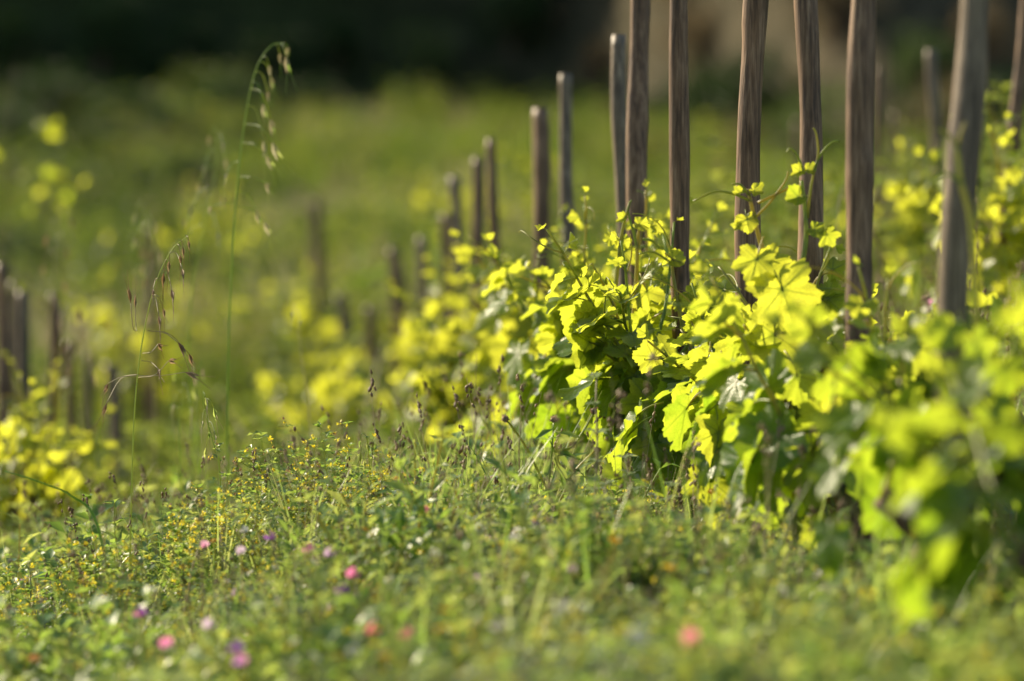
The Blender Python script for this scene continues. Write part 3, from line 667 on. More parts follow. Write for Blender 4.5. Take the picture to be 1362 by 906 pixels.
scatter('meadow_grass', 'fine green grass blades covering the meadow', [plant_grass(i) for i in range(5)] + [plant_grass(9, 12, (.10, .26), .003)], field(2100, 4.9, 14.5, 1), (.6, 1.2), 1)
scatter('medick_cover', 'low trefoil herbs dotted with tiny yellow flower heads', [plant_medick(30 + i, flowers=.16) for i in range(5)], field(1700, 4.9, 14, 2), (.6, 1.15), 2)
scatter('clover_cover', 'leafy green trefoil ground cover between the rows', [plant_medick(50 + i, 8, (.05, .15), 0, lf=.022) for i in range(4)], field(1900, 4.9, 14.5, 3), (.6, 1.2), 3)
scatter('herb_cover', 'upright lance-leaved green herbs in the meadow', [plant_herb(60 + i) for i in range(4)], field(950, 4.9, 14, 4, patch=2.5), (.7, 1.45), 4)
scatter('grey_herb_cover', 'grey-green downy herbs in patches of the meadow', [plant_herb(70 + i, 6, (.06, .17), .036, .006, 'grey_leaf', 'grey_leaf') for i in range(4)], field(900, 4.9, 13, 5, patch=3.1, thr=.1), (.6, 1.2), 5)
scatter('dry_stalk_cover', 'thin dry straw stalks with small brown seed heads', [plant_dry(80 + i) for i in range(5)], field(560, 4.9, 14.5, 6), (.5, 1.1), 6)
scatter('daisy_cover', 'scattered tiny white and yellow daisies in the meadow', [plant_daisy(90, 'white_petal', 2, r=.012), plant_daisy(91, 'white_petal', 2), plant_daisy(95, 'white_petal', 1, r=.013), plant_daisy(92, 'yellow_petal', 2), plant_daisy(93, 'orange_petal', 1), plant_daisy(94, 'lilac_petal', 1)], field(620, 5.6, 13, 7), (.7, 1.1), 7)
scatter('pale_grass', 'pale thin grass standing loose above the meadow herbs', [plant_grass(130 + i, 11, (.14, .34), .0022, .05, 'dry_straw') for i in range(2)] + [plant_grass(133 + i, 11, (.16, .42), .0026, .05) for i in range(3)], field(1000, 6.6, 16, 17), (.6, 1.1), 17)
scatter('broad_herb_cover', 'fresh green broad-leaved weeds in patches of the meadow', [plant_herb(75 + i, 6, (.08, .22), .06, .017) for i in range(4)], field(640, 4.9, 12, 15, patch=1.9, thr=.05), (.6, 1.2), 15)
scatter('tall_stalk_cover', 'taller thin straw stalks standing above the meadow herbs', [plant_dry(86 + i, 3, (.22, .40)) for i in range(4)] + [plant_grass(88, 6, (.2, .38), .0022, .02)], field(700, 7, 15, 16), (.7, 1.25), 16)
scatter('slope_grass', 'rough grass tufts in the hollow and on the far slope', [plant_grass(100 + i, 34, (.12, .34), .007, .16, 'hill_grass') for i in range(4)], field(9500, 13.5, 62, 8, 4), (.8, 1.6), 8)
scatter('slope_dry_grass', 'dry straw-coloured grass in patches of the far slope', [plant_grass(107 + i, 34, (.18, .45), .006, .2, 'dry_straw') for i in range(3)], field(2600, 15, 62, 18, 4, patch=.55, thr=.25), (.9, 1.7), 18)
_rs = np.random.RandomState(4); _D = _rs.uniform(30, 59, 620); _x = (400 - 560 * _rs.rand(620) ** .75 - 681) / FPX * _D
scatter('dark_slope_weeds', 'dull green weeds growing thick on the left of the far slope', [plant_medick(150 + i, 16, (.15, .4), 0, lf=.06, spread=.25, leafm='olive_foliage') for i in range(3)], np.stack([_x, _D, GA(_x, _D)], 1), (.8, 1.5), 22)
scatter('dry_slope_patch', 'pale dry grass patch in the middle of the sunny slope', [plant_grass(140, 34, (.18, .4), .007, .2, 'dry_straw')], np.array([(q.x, q.y, G(q.x, q.y)) for q in (Vector((at(530, 250, .2).x + 1.1 * (random.Random(i).random() - .5) * 2, 44 + 5 * (random.Random(i + 999).random() - .5), 0)) for i in range(170))]), (.9, 1.5), 20)
scatter('slope_green_grass', 'fresh green grass in patches of the far slope', [plant_grass(120 + i, 34, (.18, .4), .008, .2, 'slope_blade') for i in range(3)], field(2600, 15, 62, 21, 4, patch=.7, thr=.2), (.9, 1.7), 19)
scatter('slope_herbs', 'green weeds growing on the far grassy slope', [plant_medick(110 + i, 14, (.2, .5), 0, lf=.045, spread=.2, leafm='hill_grass') for i in range(3)] + [plant_medick(115, 14, (.2, .5), .25, lf=.04, spread=.2, leafm='hill_grass')], field(3500, 13.5, 62, 9, 4), (.8, 1.5), 9)

# ------------------------------------------------------------------ medick clumps in focus, each a plant of its own
def medick_plant(px, py, s, hpx, seed, label):
    p = at(px, py, s); z = G(p.x, p.y); H = hpx / (600 * s) + .10
    root = link('medick_plant', None, None, (p.x, p.y, z)); tag(root, label, 'wildflower', 'yellow-flowered medick plants in the meadow')
    rng = random.Random(seed)
    sb, lb, fb = MB(), MB(), MB()
    for i in range(9):
        a = rng.uniform(0, 6.28); q = rng.uniform(.1, .5); d = Vector((math.cos(a) * q, math.sin(a) * q, 1)).normalized(); L = H * rng.uniform(.6, 1.1)
        pt = Vector((math.cos(a), math.sin(a), 0)) * .01; pts = [pt]; k = 10
        for j in range(k):
            d = (d + rv(rng, .2) + Vector((0, 0, .05))).normalized(); pt = pt + d * L / k; pts.append(pt)
        sb.tube(pts, [.0014 - .00008 * j for j in range(k + 1)], 4, 0, cap=False)
        for j in range(2, k + 1):
            for _ in range(rng.choice((2, 3, 3))):
                az = rng.uniform(0, 6.28); od = Vector((math.cos(az), math.sin(az), rng.uniform(0, .9))).normalized()
                en = pts[j] + od * rng.uniform(.008, .03); sb.tube([pts[j], en], [.0006, .0005], 3, 0, cap=False)
                if j > 5 and rng.random() < .30:
                    for z_ in range(rng.choice((5, 6, 8))): fb.leaflet(en + rv(rng, .004), rv(rng) + Vector((0, 0, .5)), rv(rng), rng.uniform(.006, .0095), .003, 0 if rng.random() < (.35 if seed == 200 else .93) else 1)
                else:
                    for z_ in (-1, 0, 1):
                        dd = Matrix.Rotation(z_ * 1.15, 3, 'Z') @ od; lb.leaflet(en, dd + Vector((0, 0, rng.uniform(-.3, .3))), Vector((0, 0, 1)) + rv(rng, .6), .016 * rng.uniform(.7, 1.3), .0052, 0)
    sb.build('stem', ['young_shoot'], root); lb.build('leaf', ['herb_leaf'], root)['kind'] = 'stuff'; fb.build('flower_head', ['yellow_petal', 'brown_seed'], root)['kind'] = 'stuff'
for i, (px, s, h, lb) in enumerate((
        (352, 1.0, 150, 'tallest medick with brown seed heads, left of the paired flowering tips'), (425, 1.0, 150, 'tall medick with bright yellow tips below the yellow vines'),
        (452, .98, 120, 'medick with yellow heads just right of the tall bright-tipped one'), (385, 1.0, 110, 'low bushy medick between the two tallest medicks'),
        (300, 1.02, 110, 'medick with scattered yellow heads left of the seed-headed one'), (270, 1.03, 90, 'low medick under the sharp oat grass'),
        (490, .98, 100, 'medick with few yellow heads right of the bright-tipped ones'), (330, 1.04, 90, 'low medick above the first pink pea flower'),
        (65, 1.05, 110, 'dense medick in the lower left corner'), (120, 1.06, 110, 'medick with yellow heads right of the corner one'),
        (30, 1.02, 100, 'medick at the lower left border under the yellow vine'), (165, 1.08, 100, 'low medick beside the purple pea flower'),
        (225, 1.06, 90, 'medick below the arching dark stem'), (530, .97, 70, 'small medick under the single yellow daisy'),
        (850, 1.02, 60, 'small medick with yellow heads under the dark-leaved vine'), (640, 1.0, 60, 'small medick left of the budded scabious'))):
    medick_plant(px, 720, s, h, 200 + i, lb)

# ------------------------------------------------------------------ oat grasses
def spikelet_mesh(seed, Lm=.037, mats=('grass_blade', 'dry_straw')):
    rng = random.Random(seed); b = MB(); ax = Vector((0, 0, -1))
    for k in range(2):
        d = (ax + Vector((.14 * (1 if k else -1), rng.uniform(-.06, .06), 0))).normalized()
        b.leaflet(Vector((0, 0, 0)), d, Vector((0, 1, 0)), Lm, Lm * .12, k % 2, .05); b.leaflet(Vector((0, 0, 0)), d, Vector((1, 0, 0)), Lm * .9, Lm * .10, 0, -.05)
    for k in range(2):
        d = (ax + Vector((.3 * (1 if k else -1), rng.uniform(-.1, .1), 0))).normalized()
        b.tube([Vector((0, 0, -Lm * .6)), Vector((0, 0, -Lm * .6)) + d * Lm * .7, Vector((0, 0, -Lm * .6)) + d * Lm * 1.4 + Vector((0, 0, -.002))], [.0006, .0005, .0004], 3, 1, cap=False)
    return b.mesh('spikelet', list(mats))
SPK = [spikelet_mesh(i) for i in range(3)]; SPKP = [spikelet_mesh(15 + i, .037, ('dry_straw', 'grass_blade')) for i in range(3)]; SPKB = [spikelet_mesh(5 + i, .037, ('brown_seed', 'brown_seed')) for i in range(3)]
def oat(stem, s, label, branches, r=.0021, seed=0, mat='grass_blade', spk=None, size=1.0, group='tall oat grass stalks'):
    rng = random.Random(seed); pts = [at(x, y, s) for x, y in stem]; b0 = pts[0]
    g = G(b0.x, b0.y); org = Vector((b0.x, b0.y, g)); pts[0] = org.copy() if abs(b0.z - g) < .5 else b0
    if pts[0].z > g + .02: pts = [Vector((b0.x, b0.y, g))] + pts
    root = link('oat_grass', None, None, org); tag(root, label, 'grass', group)
    ps = smooth_path(pts, 6); n = len(ps); b = MB(); b.tube([p - org for p in ps], [r * (1 - .7 * i / n) for i in range(n)], 6, 0); b.build('stem', [mat], root)
    i0 = n // 3
    for bl in ():
        q = ps[int(n * bl * .6)] - org; bb = MB(); a = rng.uniform(0, 6.28); o = Vector((math.cos(a), math.sin(a) * .5, 0))
        bb.blade(q, Vector((0, 0, 1)) + o * .35, o, rng.uniform(.12, .2), .0028, .5, 6); bb.build('blade', ['grass_blade'], root)
    for br in branches:
        w = smooth_path([at(x, y, s + .01 * rng.uniform(-1, 1)) for x, y in br], 4); bb = MB(); bb.tube([p - org for p in w], [r * .45] * len(w), 4, 0); bb.build('branch', ['dry_straw' if spk is SPKB else mat], root)
        o = bpy.data.objects.new('spikelet', rng.choice(spk or SPK)); COL.objects.link(o); o.parent = root
        d = (w[-1] - w[-3]).normalized(); d = (d + Vector((0, 0, -.5))).normalized()
        o.matrix_local = Matrix.Translation(w[-1] - org) @ (-d).to_track_quat('Z', 'X').to_matrix().to_4x4() @ Matrix.Scale(size * rng.uniform(.85, 1.2), 4)
    return root
def br(x, y, dx, dy): return [(x, y), (x + dx * .55, y + dy * .15), (x + dx, y + dy)]
oat([(170, 750), (176, 620), (181, 520), (190, 450), (203, 390), (216, 355), (232, 328), (251, 313)], 1.0, 'sharp oat grass with drooping spikelets, arching right at its tip',
    [br(248, 314, 3, 6), br(240, 320, 3, 8), br(236, 325, 4, 14), br(228, 335, -3, 12), br(228, 335, 14, 22), br(222, 345, -4, 18), br(216, 358, 12, 26), br(210, 370, -6, 14), br(203, 392, 14, 18), br(203, 395, 8, 24),
     br(196, 440, 40, 15), br(196, 440, 55, 30), br(190, 470, 20, -12), br(188, 480, 22, 10), br(184, 500, 62, -5), br(184, 502, 40, -22), br(184, 500, -40, 10), br(184, 498, -42, 38), br(182, 440, -2, -30), br(180, 440, -6, -36)], seed=1, spk=SPKB, size=1.0)
oat([(303, 640), (303, 520), (306, 400), (312, 290), (318, 220), (325, 165), (334, 115), (346, 80), (362, 60), (376, 57)], .86, 'tallest oat grass, its blurred panicle nodding right above the dark hillside',
    [br(376, 57, 6, 6), br(372, 58, 8, 16), br(366, 59, 6, 12), br(350, 75, 8, 12), br(346, 82, 14, 20), br(340, 95, 16, 26), br(336, 108, 14, 30), br(334, 118, 26, 40), br(330, 140, 20, 46), br(326, 165, 36, 24),
     br(322, 190, 32, 16), br(318, 215, -16, 14), br(316, 235, 38, 8), br(314, 255, 26, 24), br(312, 270, -30, 4), br(311, 275, 40, 20)], seed=2, spk=SPKP, size=1.2, r=.0028)
oat([(262, 660), (255, 560), (250, 460), (256, 380), (268, 320), (280, 262), (288, 210), (287, 170)], .78, 'blurred oat grass just left of the tallest one, hung with pale spikelets',
    [br(287, 170, -8, 10), br(288, 175, 8, 12), br(288, 185, 12, 26), br(286, 200, -14, 20), br(284, 220, -20, 24), br(282, 235, 14, 26), br(280, 250, -24, 24), br(276, 270, -30, 22), br(274, 280, 16, 28), br(270, 300, -26, 26), br(268, 310, -36, 18)], seed=3, spk=SPKP, size=1.35, r=.0026)
oat([(236, 690), (238, 600), (243, 520), (246, 470)], .85, 'short blurred oat stalk between the sharp and the tallest oat grass', [br(246, 472, 10, 14), br(245, 480, -12, 16), br(243, 500, 14, 16), br(242, 520, -12, 18), br(243, 510, 10, 30)], seed=4, size=1.1)
oat([(300, 680), (292, 625), (284, 590), (272, 545), (270, 520)], 1.0, 'thin sharp oat stalk leaning left beside the medicks', [br(270, 522, 3, 6), br(272, 530, 12, 12), br(273, 545, -4, 14), br(276, 560, 10, 18), br(274, 550, 4, 24), br(280, 575, -6, 20)], seed=5, size=.9)
oat([(208, 720), (206, 600), (203, 480), (205, 380), (208, 320)], .72, 'blurred brownish oat stalk behind the sharp oat grass', [br(208, 322, -6, 12), br(207, 330, 8, 20), br(206, 350, -12, 20), br(206, 360, 12, 22), br(205, 380, -14, 24), br(205, 400, 12, 26)], seed=6, size=1.2, mat='dry_straw', spk=SPKB)
oat([(232, 720), (228, 560), (218, 420), (203, 320), (186, 268)], .76, 'faint blurred oat grass leaning left behind the sharp one', [br(187, 270, -6, 12), br(190, 278, 10, 16), br(196, 295, -14, 18), br(200, 310, 12, 24), br(206, 330, -16, 22), br(212, 360, 16, 20), br(216, 390, -16, 26)], seed=12, spk=SPKP, size=1.2)
oat([(420, 640), (412, 560), (402, 480), (392, 405)], .82, 'thin blurred straw stalk bending left before the yellow vine', [br(392, 406, -3, 8), br(394, 412, 5, 12)], seed=7, mat='dry_straw')
oat([(500, 640), (490, 600), (483, 575)], .98, 'small oat tuft with grey-green spikelets right of the tall medicks', [br(483, 576, -4, 10), br(484, 580, 5, 10), br(486, 588, -6, 12), br(487, 592, 8, 12), br(489, 598, -4, 14)], seed=8, size=1.0)
oat([(160, 770), (130, 700), (95, 660), (55, 642), (5, 626)], 1.06, 'dark bare stem arching left over the yellow vine', [], r=.0034, seed=9)
oat([(566, 760), (565, 700), (563, 640)], 1.1, 'short grey-green stalk below the yellow daisy', [br(563, 642, -3, 10)], seed=10)
for i, (st, s, lb, mt) in enumerate((([(243, 700), (240, 610), (236, 540)], .88, 'short blurred bare stalk close left of the leaning sharp oat stalk', 'grass_blade'), ([(268, 700), (264, 600), (262, 530), (266, 480)], .84, 'blurred bare green stalk left of the tallest oat grass', 'grass_blade'),
        ([(640, 690), (632, 560), (634, 470)], .9, 'thin bare straw stalk before the blurred yellow vines', 'dry_straw'), ([(545, 700), (552, 600), (548, 520)], .85, 'thin bare pale stalk above the yellow daisy', 'dry_straw'), ([(1030, 400), (1036, 320), (1034, 240)], .8, 'thin green stalk rising between the two tallest sharp stakes', 'grass_blade'),
        ([(1108, 420), (1112, 330), (1120, 250)], .82, 'thin pale stalk close left of the straight dark brown stake', 'dry_straw'), ([(700, 690), (690, 610), (694, 560)], .95, 'thin straw stalk with a small nodding head left of the scabious', 'dry_straw'))):
    e = st[-1]; oat(st, s, lb, [br(e[0], e[1], 3, 9), br(e[0], e[1] + 8, -5, 12)] if i % 2 else [], r=.002, seed=40 + i, mat=mt, spk=SPKP)
for i, (x, y, ht, s, dx, lb) in enumerate(((60, 690, 420, .7, 20, 'left'), (120, 690, 300, .72, -30, 'mid'), (150, 690, 380, .66, 25, 'right'))):
    st = [(x, y), (x + dx * .2, y - ht * .4), (x + dx * .6, y - ht * .8), (x + dx, y - ht)]
    oat(st, s, {'left': 'faint straw stalk above the grey stake at the left border', 'mid': 'faint straw stalk bending left over the lower left stakes', 'right': 'faint straw stalk over the short broad bluish stake'}[lb],
        [br(x + dx * (1 - .12 * k), y - ht * (1 - .05 * k), (-1) ** k * 14, 20) for k in range(7)], seed=20 + i, mat='dry_straw', spk=SPKB, size=1.2)

# ------------------------------------------------------------------ pea flowers
def petal(b, base, d, nrm, L, w, m=0, curl=.3):
    d = d.normalized(); side = d.cross(nrm).normalized(); nn = side.cross(d); i0 = len(b.v); rows = 4
    for j in range(rows + 1):
        t = j / rows; ww = w * math.sin(math.pi * (.12 + .80 * t)) ** .7; c = Vector(base) + d * L * t + nn * curl * L * (t * t - .3 * t)
        b.v += [c - side * ww + nn * ww * .4, c, c + side * ww + nn * ww * .4]
    for j in range(rows):
        for q in range(2): a = i0 + 3 * j + q; b.f.append((a, a + 1, a + 4, a + 3)); b.m.append(m)
def lift(px, py, h, s=.9):
    """distance at which that line of sight runs h above the soil"""
    while s < 1.7:
        p = at(px, py, s)
        if p.z - G(p.x, p.y) > h: break
        s += .01
    return s
def pea(px, py, s, colr, seed, label, second=None, k=1.0):
    rng = random.Random(seed); s = lift(px, py, .19 if s > .9 else .1, s if s < .9 else .9); p = at(px, py, s); z = G(p.x, p.y); org = Vector((p.x + rng.uniform(-.02, .02), p.y, z))
    root = link('pea_flower', None, None, org); tag(root, label, 'wildflower', 'vetch and pea flowers in the meadow')
    t = p - org; b = MB(); st = smooth_path([(0, 0, -.01), t * .5 + Vector((rng.uniform(-.015, .015), 0, 0)), t], 4); b.tube(st, [.0014] * len(st), 5, 0)
    for q in range(8):
        j = st[1 + q % (len(st) - 3)]; az = rng.uniform(0, 6.28); b.leaflet(j, Vector((math.cos(az), math.sin(az), .5)), Vector((0, 0, 1)), .022, .004, 1)
    b.build('stem', ['young_shoot', 'herb_leaf'], root)
    f = Vector((rng.uniform(-1, 1), -rng.uniform(.2, 1), 0)).normalized(); up = Vector((0, 0, 1)); L = .017 * k
    bn = MB(); petal(bn, t, up * .9 + f * .25, -f, L, L * .62, 0, -.25); bn.build('banner_petal', [colr], root)
    for sd in (-1, 1):
        w = MB(); petal(w, t, f + up * .25 + up.cross(f) * .35 * sd, up + up.cross(f) * sd * .8, L * .85, L * .33, 0, .2); w.build('wing_petal', [second or colr], root)
    kl = MB(); petal(kl, t, f - up * .15, up, L * .7, L * .25, 0, .4); kl.build('keel_petal', ['white_petal'], root)
    c = MB(); c.ball(t - f * .001 - up * .002, L * .22, 0, 1.4, up + f * .5, 6); c.build('calyx', ['young_shoot'], root)
for i, a in enumerate((
        (362, 718, 1.03, 'pink_petal', 'pink pea flower under the tallest medick', 'purple_petal'), (412, 735, 1.06, 'pink_petal', 'pink pea flower with a pale keel left of the lilac one'),
        (436, 740, 1.08, 'lilac_petal', 'pale lilac pea flower right of a pink one'), (467, 768, 1.13, 'pink_petal', 'deep pink pea flower above the purple one and left of the red one'),
        (458, 790, 1.14, 'purple_petal', 'purple pea flower just under a deep pink one'), (489, 788, 1.17, 'red_petal', 'rosy red pea flower right of the purple one'),
        (492, 843, 1.27, 'red_petal', 'blurred crimson pea flower, left one of the low red pair'), (542, 848, 1.3, 'red_petal', 'blurred red pea flower, right one of the low red pair'),
        (188, 820, 1.06, 'purple_petal', 'purple and pink pea flower in the left meadow', 'pink_petal'), (276, 836, 1.12, 'lilac_petal', 'lilac pea flower between the purple one and the pink pale one'),
        (221, 862, 1.16, 'pink_petal', 'pink and white pea flower below the purple one', 'white_petal'), (320, 884, 1.2, 'pink_petal', 'magenta pea flower low down under a dark blue one', 'purple_petal'),
        (316, 866, 1.2, 'purple_petal', 'dark blue-purple pea flower above the magenta one'), (918, 854, 1.32, 'red_petal', 'lone red pea flower in front of the vines'),
        (665, 838, 1.3, 'lilac_petal', 'pale lilac and white pea flower in the middle of the near meadow', 'white_petal'), (36, 775, 1.0, 'pink_petal', 'small crimson pea flower at the left border under the yellow vine'),
        (272, 728, 1.0, 'pink_petal', 'tiny pink pea flower under the low medick'), (320, 736, 1.02, 'lilac_petal', 'tiny lilac pea flower left of the pink one'),
        (326, 708, 1.0, 'white_petal', 'white pea flower close left of the first pink one'), (1237, 405, .8, 'pink_petal', 'tiny pink flower right of the thick pale stake'),
        (1325, 420, .82, 'pink_petal', 'tiny pink flower before the yellow vine at the right border'), (565, 682, 1.02, 'red_petal', 'tiny red flower on the short grey-green stalk'))):
    pea(a[0], a[1], a[2], a[3], 300 + i, a[4], a[5] if len(a) > 5 else None, 1.2 if i < 16 else .9)
def daisy(px, py, s, petalm, seed, label, r=.011):
    rng = random.Random(seed); s = lift(px, py, .19); p = at(px, py, s); org = Vector((p.x, p.y, G(p.x, p.y))); root = link('daisy', None, None, org); tag(root, label, 'wildflower', 'single daisies standing up from the meadow')
    t = p - org; b = MB(); st = smooth_path([(0, 0, -.01), t * .5 + Vector((rng.uniform(-.01, .01), 0, 0)), t], 4); b.tube(st, [.0012] * len(st), 5, 0); b.build('stem', ['young_shoot'], root)
    ax = Vector((rng.uniform(-.3, .3), -.4, 1)).normalized(); u = ax.orthogonal().normalized(); w = ax.cross(u)
    for k in range(12):
        an = k * math.tau / 12; dd = math.cos(an) * u + math.sin(an) * w; pb = MB(); petal(pb, t, dd + ax * .15, ax, r, r * .24, 0, -.1); pb.build('petal', [petalm], root)
    d = MB(); d.ball(t + ax * .001, r * .4, 0, .6, ax, 8); d.build('flower_disc', ['orange_petal'], root)
for i, a in enumerate(((527, 637, .97, 'yellow_petal', 'small yellow daisy above the meadow, before the yellow vines'), (508, 632, .96, 'orange_petal', 'tiny orange daisy close left of the yellow one'),
                       (655, 636, .97, 'white_petal', 'white daisy left of the budded scabious'), (530, 655, .98, 'white_petal', 'white daisy just below the yellow one'), (45, 876, 1.14, 'orange_petal', 'orange daisy in the lower left corner'),
                       (712, 695, 1.02, 'lilac_petal', 'small lilac flower at the foot of the budded scabious'), (697, 708, 1.03, 'white_petal', 'white flower left of the small lilac one'), (372, 800, 1.2, 'white_petal', 'blurred white flower left of the purple pea flower'))):
    daisy(*a[:4], 400 + i, a[4], .013 if i < 5 else .009)

# ------------------------------------------------------------------ budded scabious in focus
def scabious(label):
    s = 1.03; org = at(738, 735, s); org.z = G(org.x, org.y)
    root = link('scabious_plant', None, None, org); tag(root, label, 'wildflower')
    stems = [[(738, 735), (735, 690), (730, 650), (734, 600), (737, 560)], [(730, 655), (715, 625), (698, 592), (680, 566), (672, 558)], [(737, 600), (760, 595), (775, 575), (786, 556), (790, 548)], [(733, 690), (748, 660), (762, 630), (790, 600)]]
    for k, st in enumerate(stems):
        w = smooth_path([at(x, y, s) - org for x, y in st], 4); b = MB(); b.tube(w, [.0032 - .0012 * i / len(w) for i in range(len(w))], 5, 0); b.build('stem', ['young_shoot'], root)
    for x, y in ((672, 557), (790, 547), (737, 558)):
        c = at(x, y, s) - org; b = MB(); rng = random.Random(x); b.ball(c, .008, 0, 1, Vector((0, 0, 1)), 8)
        for q in range(12): b.leaflet(c, rv(rng) + Vector((0, 0, .3)), Vector((0, -1, 0)), .013, .0022, 0)
        b.build('bud', ['brown_seed'], root)
    for x, y, dx, dy in ((737, 570, -26, 12), (737, 572, 24, 14), (738, 575, 34, 4), (735, 600, 28, 24), (734, 610, 26, 34), (735, 605, -12, 34), (731, 645, -24, 36), (731, 650, -4, 44), (733, 600, 40, 8), (735, 690, -30, -20)):
        b = MB(); d = Vector((dx, -8, -dy)); b.leaflet(at(x, y, s) - org, d, Vector((0, -.6, 1)), math.hypot(dx, dy) / (600 * s) * 1.15, .0085, 0, .12); b.build('leaf', ['herb_leaf'], root)
scabious('sharp green stem with lance leaves and round dark buds before the vines')
def tall_herb(px, s, hpx, seed, label, mat='grey_leaf'):
    p = at(px, 700, s); org = Vector((p.x, p.y, G(p.x, p.y))); root = link('tall_herb', None, None, org); tag(root, label, 'herb', 'upright herbs before the vines'); rng = random.Random(seed); H = hpx / (600 * s) + .09
    pts = [Vector((0, 0, 0))]; d = Vector((rng.uniform(-.15, .15), 0, 1))
    for j in range(8): d = (d + rv(rng, .12)).normalized(); pts.append(pts[-1] + d * H / 8)
    b = MB(); b.tube(pts, [.004 - .0003 * j for j in range(9)], 5, 0); b.build('stem', ['dry_straw'], root)
    lb = MB()
    for j in range(1, 9):
        for q in range(4):
            az = rng.uniform(0, 6.28); lb.leaflet(pts[j], Vector((math.cos(az), math.sin(az), rng.uniform(.0, .8))), Vector((0, 0, 1)), .045 * rng.uniform(.6, 1.1) * (1.3 - .08 * j), .010, 0, .3)
    lb.build('leaf', [mat], root)['kind'] = 'stuff'
for i, (px, s, h, lb) in enumerate(((765, 1.08, 240, 'tallest pale grey herb crossing the budded scabious'), (845, 1.06, 130, 'grey herb under the dark-leaved vine'), (880, 1.07, 110, 'low grey herb right before the bare vine trunk'),
                                    (800, 1.1, 110, 'grey herb between the scabious and the dark-leaved vine'), (700, 1.05, 100, 'low grey herb left of the budded scabious'), (620, 1.04, 90, 'low grey herb under the blurred yellow vines'), (960, 1.12, 90, 'low grey herb below the large hanging leaves'))):
    tall_herb(px, s, h, 500 + i, lb)
for i, (px, s, h, lb) in enumerate(((560, 1.02, 100, 'green lance-leaved herb just right of the short grey-green stalk'), (590, 1.08, 90, 'green lance-leaved herb under the blurred yellow vines, left of the grey one'), (665, 1.1, 110, 'green lance-leaved herb left of the low grey herb by the scabious'),
                                    (720, 1.12, 70, 'short green herb at the foot of the scabious'), (825, 1.12, 90, 'green herb in front of the gap before the dark-leaved vine'), (905, 1.14, 80, 'green herb in front of the bare vine trunk'), (1010, 1.18, 90, 'blurred green herb below the sharp hanging leaves'),
                                    (1075, 1.24, 90, 'blurred green herb before the glinting vine'), (520, 1.1, 80, 'green herb below the yellow and orange daisies'), (610, 1.2, 80, 'blurred green herb right of the low red pea flower pair'), (240, 1.1, 70, 'green herb right of the purple and pink pea flower'), (400, 1.2, 90, 'blurred green herb left of the rosy red pea flower'))):
    tall_herb(px, s, h, 540 + i, lb, 'herb_leaf')

# ------------------------------------------------------------------ hillside shrubs and trees
def crown_mesh(seed, mat, n=2600, rx=1.0, rz=.9, leaf=.085, lob=9):
    rng = random.Random(seed); b = MB(); L = []
    for k in range(lob):
        a = rng.uniform(0, 6.28); e = rng.uniform(-.4, 1); L.append((Vector((math.cos(a) * rx * .55 * rng.uniform(.4, 1.1), math.sin(a) * rx * .55 * rng.uniform(.4, 1.1), rz * (.9 + .6 * e))), rng.uniform(.35, .6)))
    for i in range(n):
        c, r = rng.choice(L); d = rv(rng); d = d.normalized() if d.length > .01 else Vector((0, 0, 1)); p = c + d * r * rng.uniform(.55, 1.1)
        if p.z < .08: continue
        b.leaflet(p, d + rv(rng, .9) + Vector((0, 0, -.2)), rv(rng), leaf * rng.uniform(.7, 1.3), leaf * .35, 0)
    return b.mesh('crown', [mat])
def trunk_mesh(seed):
    rng = random.Random(seed); b = MB(); p = Vector((0, 0, -.2)); b.tube(smooth_path([p, Vector((.05, 0, .3)), Vector((0, .05, .7)), Vector((.05, 0, 1.1))], 3), [.11 - .007 * i for i in range(10)], 8, 0)
    for k in range(5):
        a = k * 1.256 + rng.uniform(-.3, .3); s0 = Vector((.02, 0, .35 + .1 * k)); b.tube([s0, s0 + Vector((math.cos(a) * .3, math.sin(a) * .3, .3)), s0 + Vector((math.cos(a) * .6, math.sin(a) * .6, .5))], [.05, .035, .012], 6, 0)
    return b.mesh('trunk', ['bark'])
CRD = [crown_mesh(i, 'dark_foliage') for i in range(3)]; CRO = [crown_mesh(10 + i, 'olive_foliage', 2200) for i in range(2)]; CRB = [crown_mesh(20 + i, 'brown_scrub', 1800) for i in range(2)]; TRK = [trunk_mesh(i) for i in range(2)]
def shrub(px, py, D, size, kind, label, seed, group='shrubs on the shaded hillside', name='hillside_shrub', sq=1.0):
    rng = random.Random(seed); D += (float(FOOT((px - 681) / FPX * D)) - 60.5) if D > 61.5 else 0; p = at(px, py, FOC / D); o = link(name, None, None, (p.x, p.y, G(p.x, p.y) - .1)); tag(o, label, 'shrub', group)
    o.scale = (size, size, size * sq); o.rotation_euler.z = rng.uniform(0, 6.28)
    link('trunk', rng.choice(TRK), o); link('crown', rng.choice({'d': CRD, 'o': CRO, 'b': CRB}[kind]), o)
REFS = ((-200, 'beyond the left border'), (20, 'the yellow sapling'), (71, 'the free standing brown stake'), (150, 'the short bluish stake'), (205, 'the sharp oat grass'), (287, 'the pale-hung oat grass'), (350, 'the tallest oat panicle'),
        (425, 'the lone yellow vine'), (525, 'the broad far stake'), (600, 'the close stake pair'), (660, 'the thin leaning stake'), (716, 'the flat-topped stake'), (756, 'the slim grey stake'), (828, 'the tallest cut top'), (906, 'the knotty stake'),
        (1000, 'the cracked leaning stake'), (1072, 'the forked tendrils'), (1148, 'the straight dark stake'), (1240, 'the faint slim grey stake'), (1290, 'the thick pale stake'), (1362, 'the right border'))
k = 0; used = set()
rng = random.Random(77)
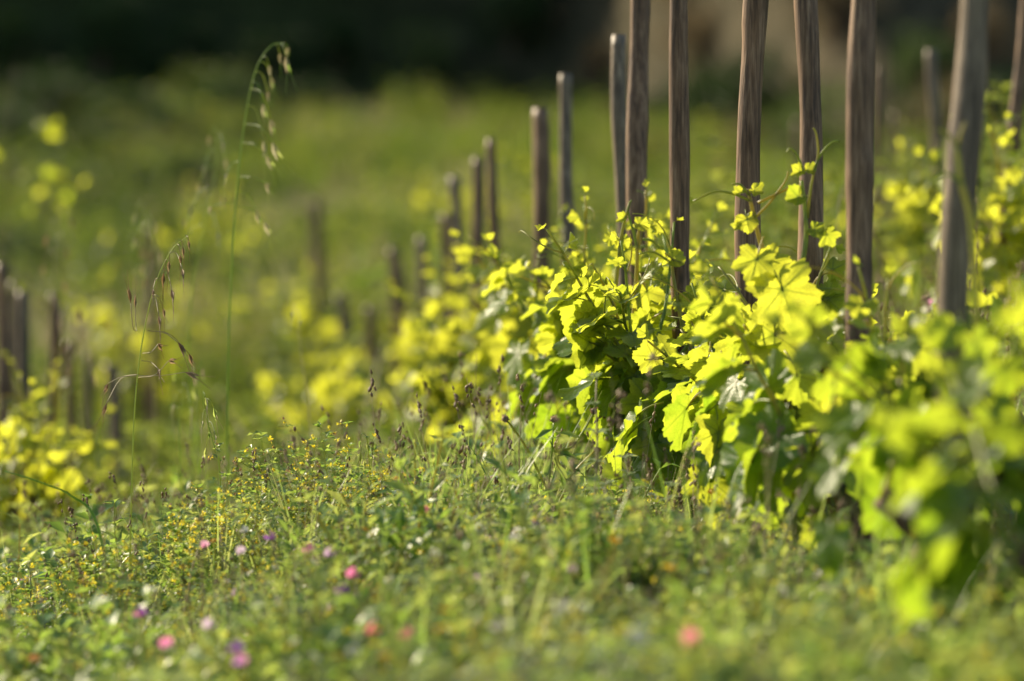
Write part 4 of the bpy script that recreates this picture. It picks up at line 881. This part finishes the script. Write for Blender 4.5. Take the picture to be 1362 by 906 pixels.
for row, (D, n, sz, rl) in enumerate(((62.3, 15, .62, 'front row'), (64.6, 16, .85, 'second row'), (67.5, 15, 1.2, 'back row'))):
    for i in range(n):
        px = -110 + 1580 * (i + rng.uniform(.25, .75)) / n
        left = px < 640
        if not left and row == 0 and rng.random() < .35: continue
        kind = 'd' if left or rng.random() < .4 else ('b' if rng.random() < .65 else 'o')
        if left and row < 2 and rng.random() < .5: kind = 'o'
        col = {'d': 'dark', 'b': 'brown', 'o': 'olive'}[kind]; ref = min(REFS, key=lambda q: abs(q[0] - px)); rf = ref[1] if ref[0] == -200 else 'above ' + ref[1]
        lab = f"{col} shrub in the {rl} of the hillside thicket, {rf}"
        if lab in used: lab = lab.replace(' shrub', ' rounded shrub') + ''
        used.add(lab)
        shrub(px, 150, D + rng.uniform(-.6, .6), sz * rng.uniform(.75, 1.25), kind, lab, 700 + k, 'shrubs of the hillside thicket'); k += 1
shrub(948, 150, 63.5, .62, 'd', 'round dark green bush ringed by brown scrub between the stakes', 901, sq=1.35)
shrub(905, 150, 65.5, .95, 'b', 'pale brown bush behind the round dark green one', 902)
shrub(690, 150, 64.5, .8, 'b', 'brown bush above the stout flat-topped stake', 903)
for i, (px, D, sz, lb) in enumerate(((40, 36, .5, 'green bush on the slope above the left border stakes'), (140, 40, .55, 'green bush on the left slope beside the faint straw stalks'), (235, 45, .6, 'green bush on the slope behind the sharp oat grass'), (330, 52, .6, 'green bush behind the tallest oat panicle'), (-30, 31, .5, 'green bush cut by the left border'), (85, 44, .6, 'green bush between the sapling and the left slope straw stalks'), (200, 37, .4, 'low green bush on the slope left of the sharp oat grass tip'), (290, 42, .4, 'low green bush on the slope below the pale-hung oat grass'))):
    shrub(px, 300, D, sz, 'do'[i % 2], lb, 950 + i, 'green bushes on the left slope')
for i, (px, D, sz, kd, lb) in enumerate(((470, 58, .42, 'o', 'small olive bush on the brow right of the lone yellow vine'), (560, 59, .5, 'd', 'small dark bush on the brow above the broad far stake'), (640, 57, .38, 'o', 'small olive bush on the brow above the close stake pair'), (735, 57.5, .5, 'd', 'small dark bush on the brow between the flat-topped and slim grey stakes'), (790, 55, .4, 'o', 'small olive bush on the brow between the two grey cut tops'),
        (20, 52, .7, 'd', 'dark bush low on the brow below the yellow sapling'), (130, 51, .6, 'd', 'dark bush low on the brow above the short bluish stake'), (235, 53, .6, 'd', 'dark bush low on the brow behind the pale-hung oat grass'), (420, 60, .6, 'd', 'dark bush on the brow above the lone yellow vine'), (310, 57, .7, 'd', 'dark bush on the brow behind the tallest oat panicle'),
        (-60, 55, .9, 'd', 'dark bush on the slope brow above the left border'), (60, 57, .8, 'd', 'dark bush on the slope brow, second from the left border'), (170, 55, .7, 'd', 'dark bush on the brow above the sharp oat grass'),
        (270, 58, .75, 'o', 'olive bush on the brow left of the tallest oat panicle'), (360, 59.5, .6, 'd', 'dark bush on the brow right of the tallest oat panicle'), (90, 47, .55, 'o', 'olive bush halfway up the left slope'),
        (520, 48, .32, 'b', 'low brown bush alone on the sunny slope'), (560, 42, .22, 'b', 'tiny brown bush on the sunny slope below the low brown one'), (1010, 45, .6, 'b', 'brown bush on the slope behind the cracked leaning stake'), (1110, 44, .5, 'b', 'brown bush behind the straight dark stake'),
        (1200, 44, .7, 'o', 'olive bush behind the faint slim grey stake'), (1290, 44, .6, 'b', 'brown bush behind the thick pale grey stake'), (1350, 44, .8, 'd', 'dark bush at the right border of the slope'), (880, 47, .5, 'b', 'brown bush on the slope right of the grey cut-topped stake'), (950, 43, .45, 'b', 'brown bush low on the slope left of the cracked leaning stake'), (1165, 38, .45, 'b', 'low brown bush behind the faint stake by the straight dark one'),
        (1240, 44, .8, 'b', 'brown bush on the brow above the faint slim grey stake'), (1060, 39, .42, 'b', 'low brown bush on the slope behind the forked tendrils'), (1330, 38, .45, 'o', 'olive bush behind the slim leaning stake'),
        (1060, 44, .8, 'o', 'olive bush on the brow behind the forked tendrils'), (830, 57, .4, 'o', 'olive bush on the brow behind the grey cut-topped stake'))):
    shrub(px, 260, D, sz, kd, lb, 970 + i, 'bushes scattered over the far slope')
# a yellow-leaved sapling at the left border
def sapling(label):
    s = .42; org = at(15, 470, s); org.z = G(org.x, org.y); root = link('sapling', None, None, org); tag(root, label, 'sapling'); rng = random.Random(5)
    tip = at(20, 90, s) - org; H = tip.z
    b = MB(); b.tube(smooth_path([(0, 0, -.05), (.05, 0, H * .4), (-.03, 0, H * .7), tip], 4), [.012 - .0007 * i for i in range(13)], 6, 0); b.build('trunk', ['bark'], root)
    for k in range(11):
        z = H * (.45 + .55 * k / 14); a = rng.uniform(0, 6.28); e = Vector((math.cos(a) * .38, math.sin(a) * .3, z + .12)); w = smooth_path([Vector((0, 0, z)), (Vector((0, 0, z)) + e) / 2 + Vector((0, 0, .04)), e], 3)
        bb = MB(); bb.tube(w, [.004] * len(w), 5, 0); bb.build('branch', ['young_shoot'], root)
        for q in range(4): put_leaf(root, Vector(), w[-1 - q], rv(rng) + Vector((0, 0, -.6)), rv(rng) + Vector((0, -.4, .5)), rng.uniform(.03, .05), rng.uniform(.4, .9), rng, LEAFLO)
sapling('sparse sapling with yellow leaves against the dark hillside at the left border')
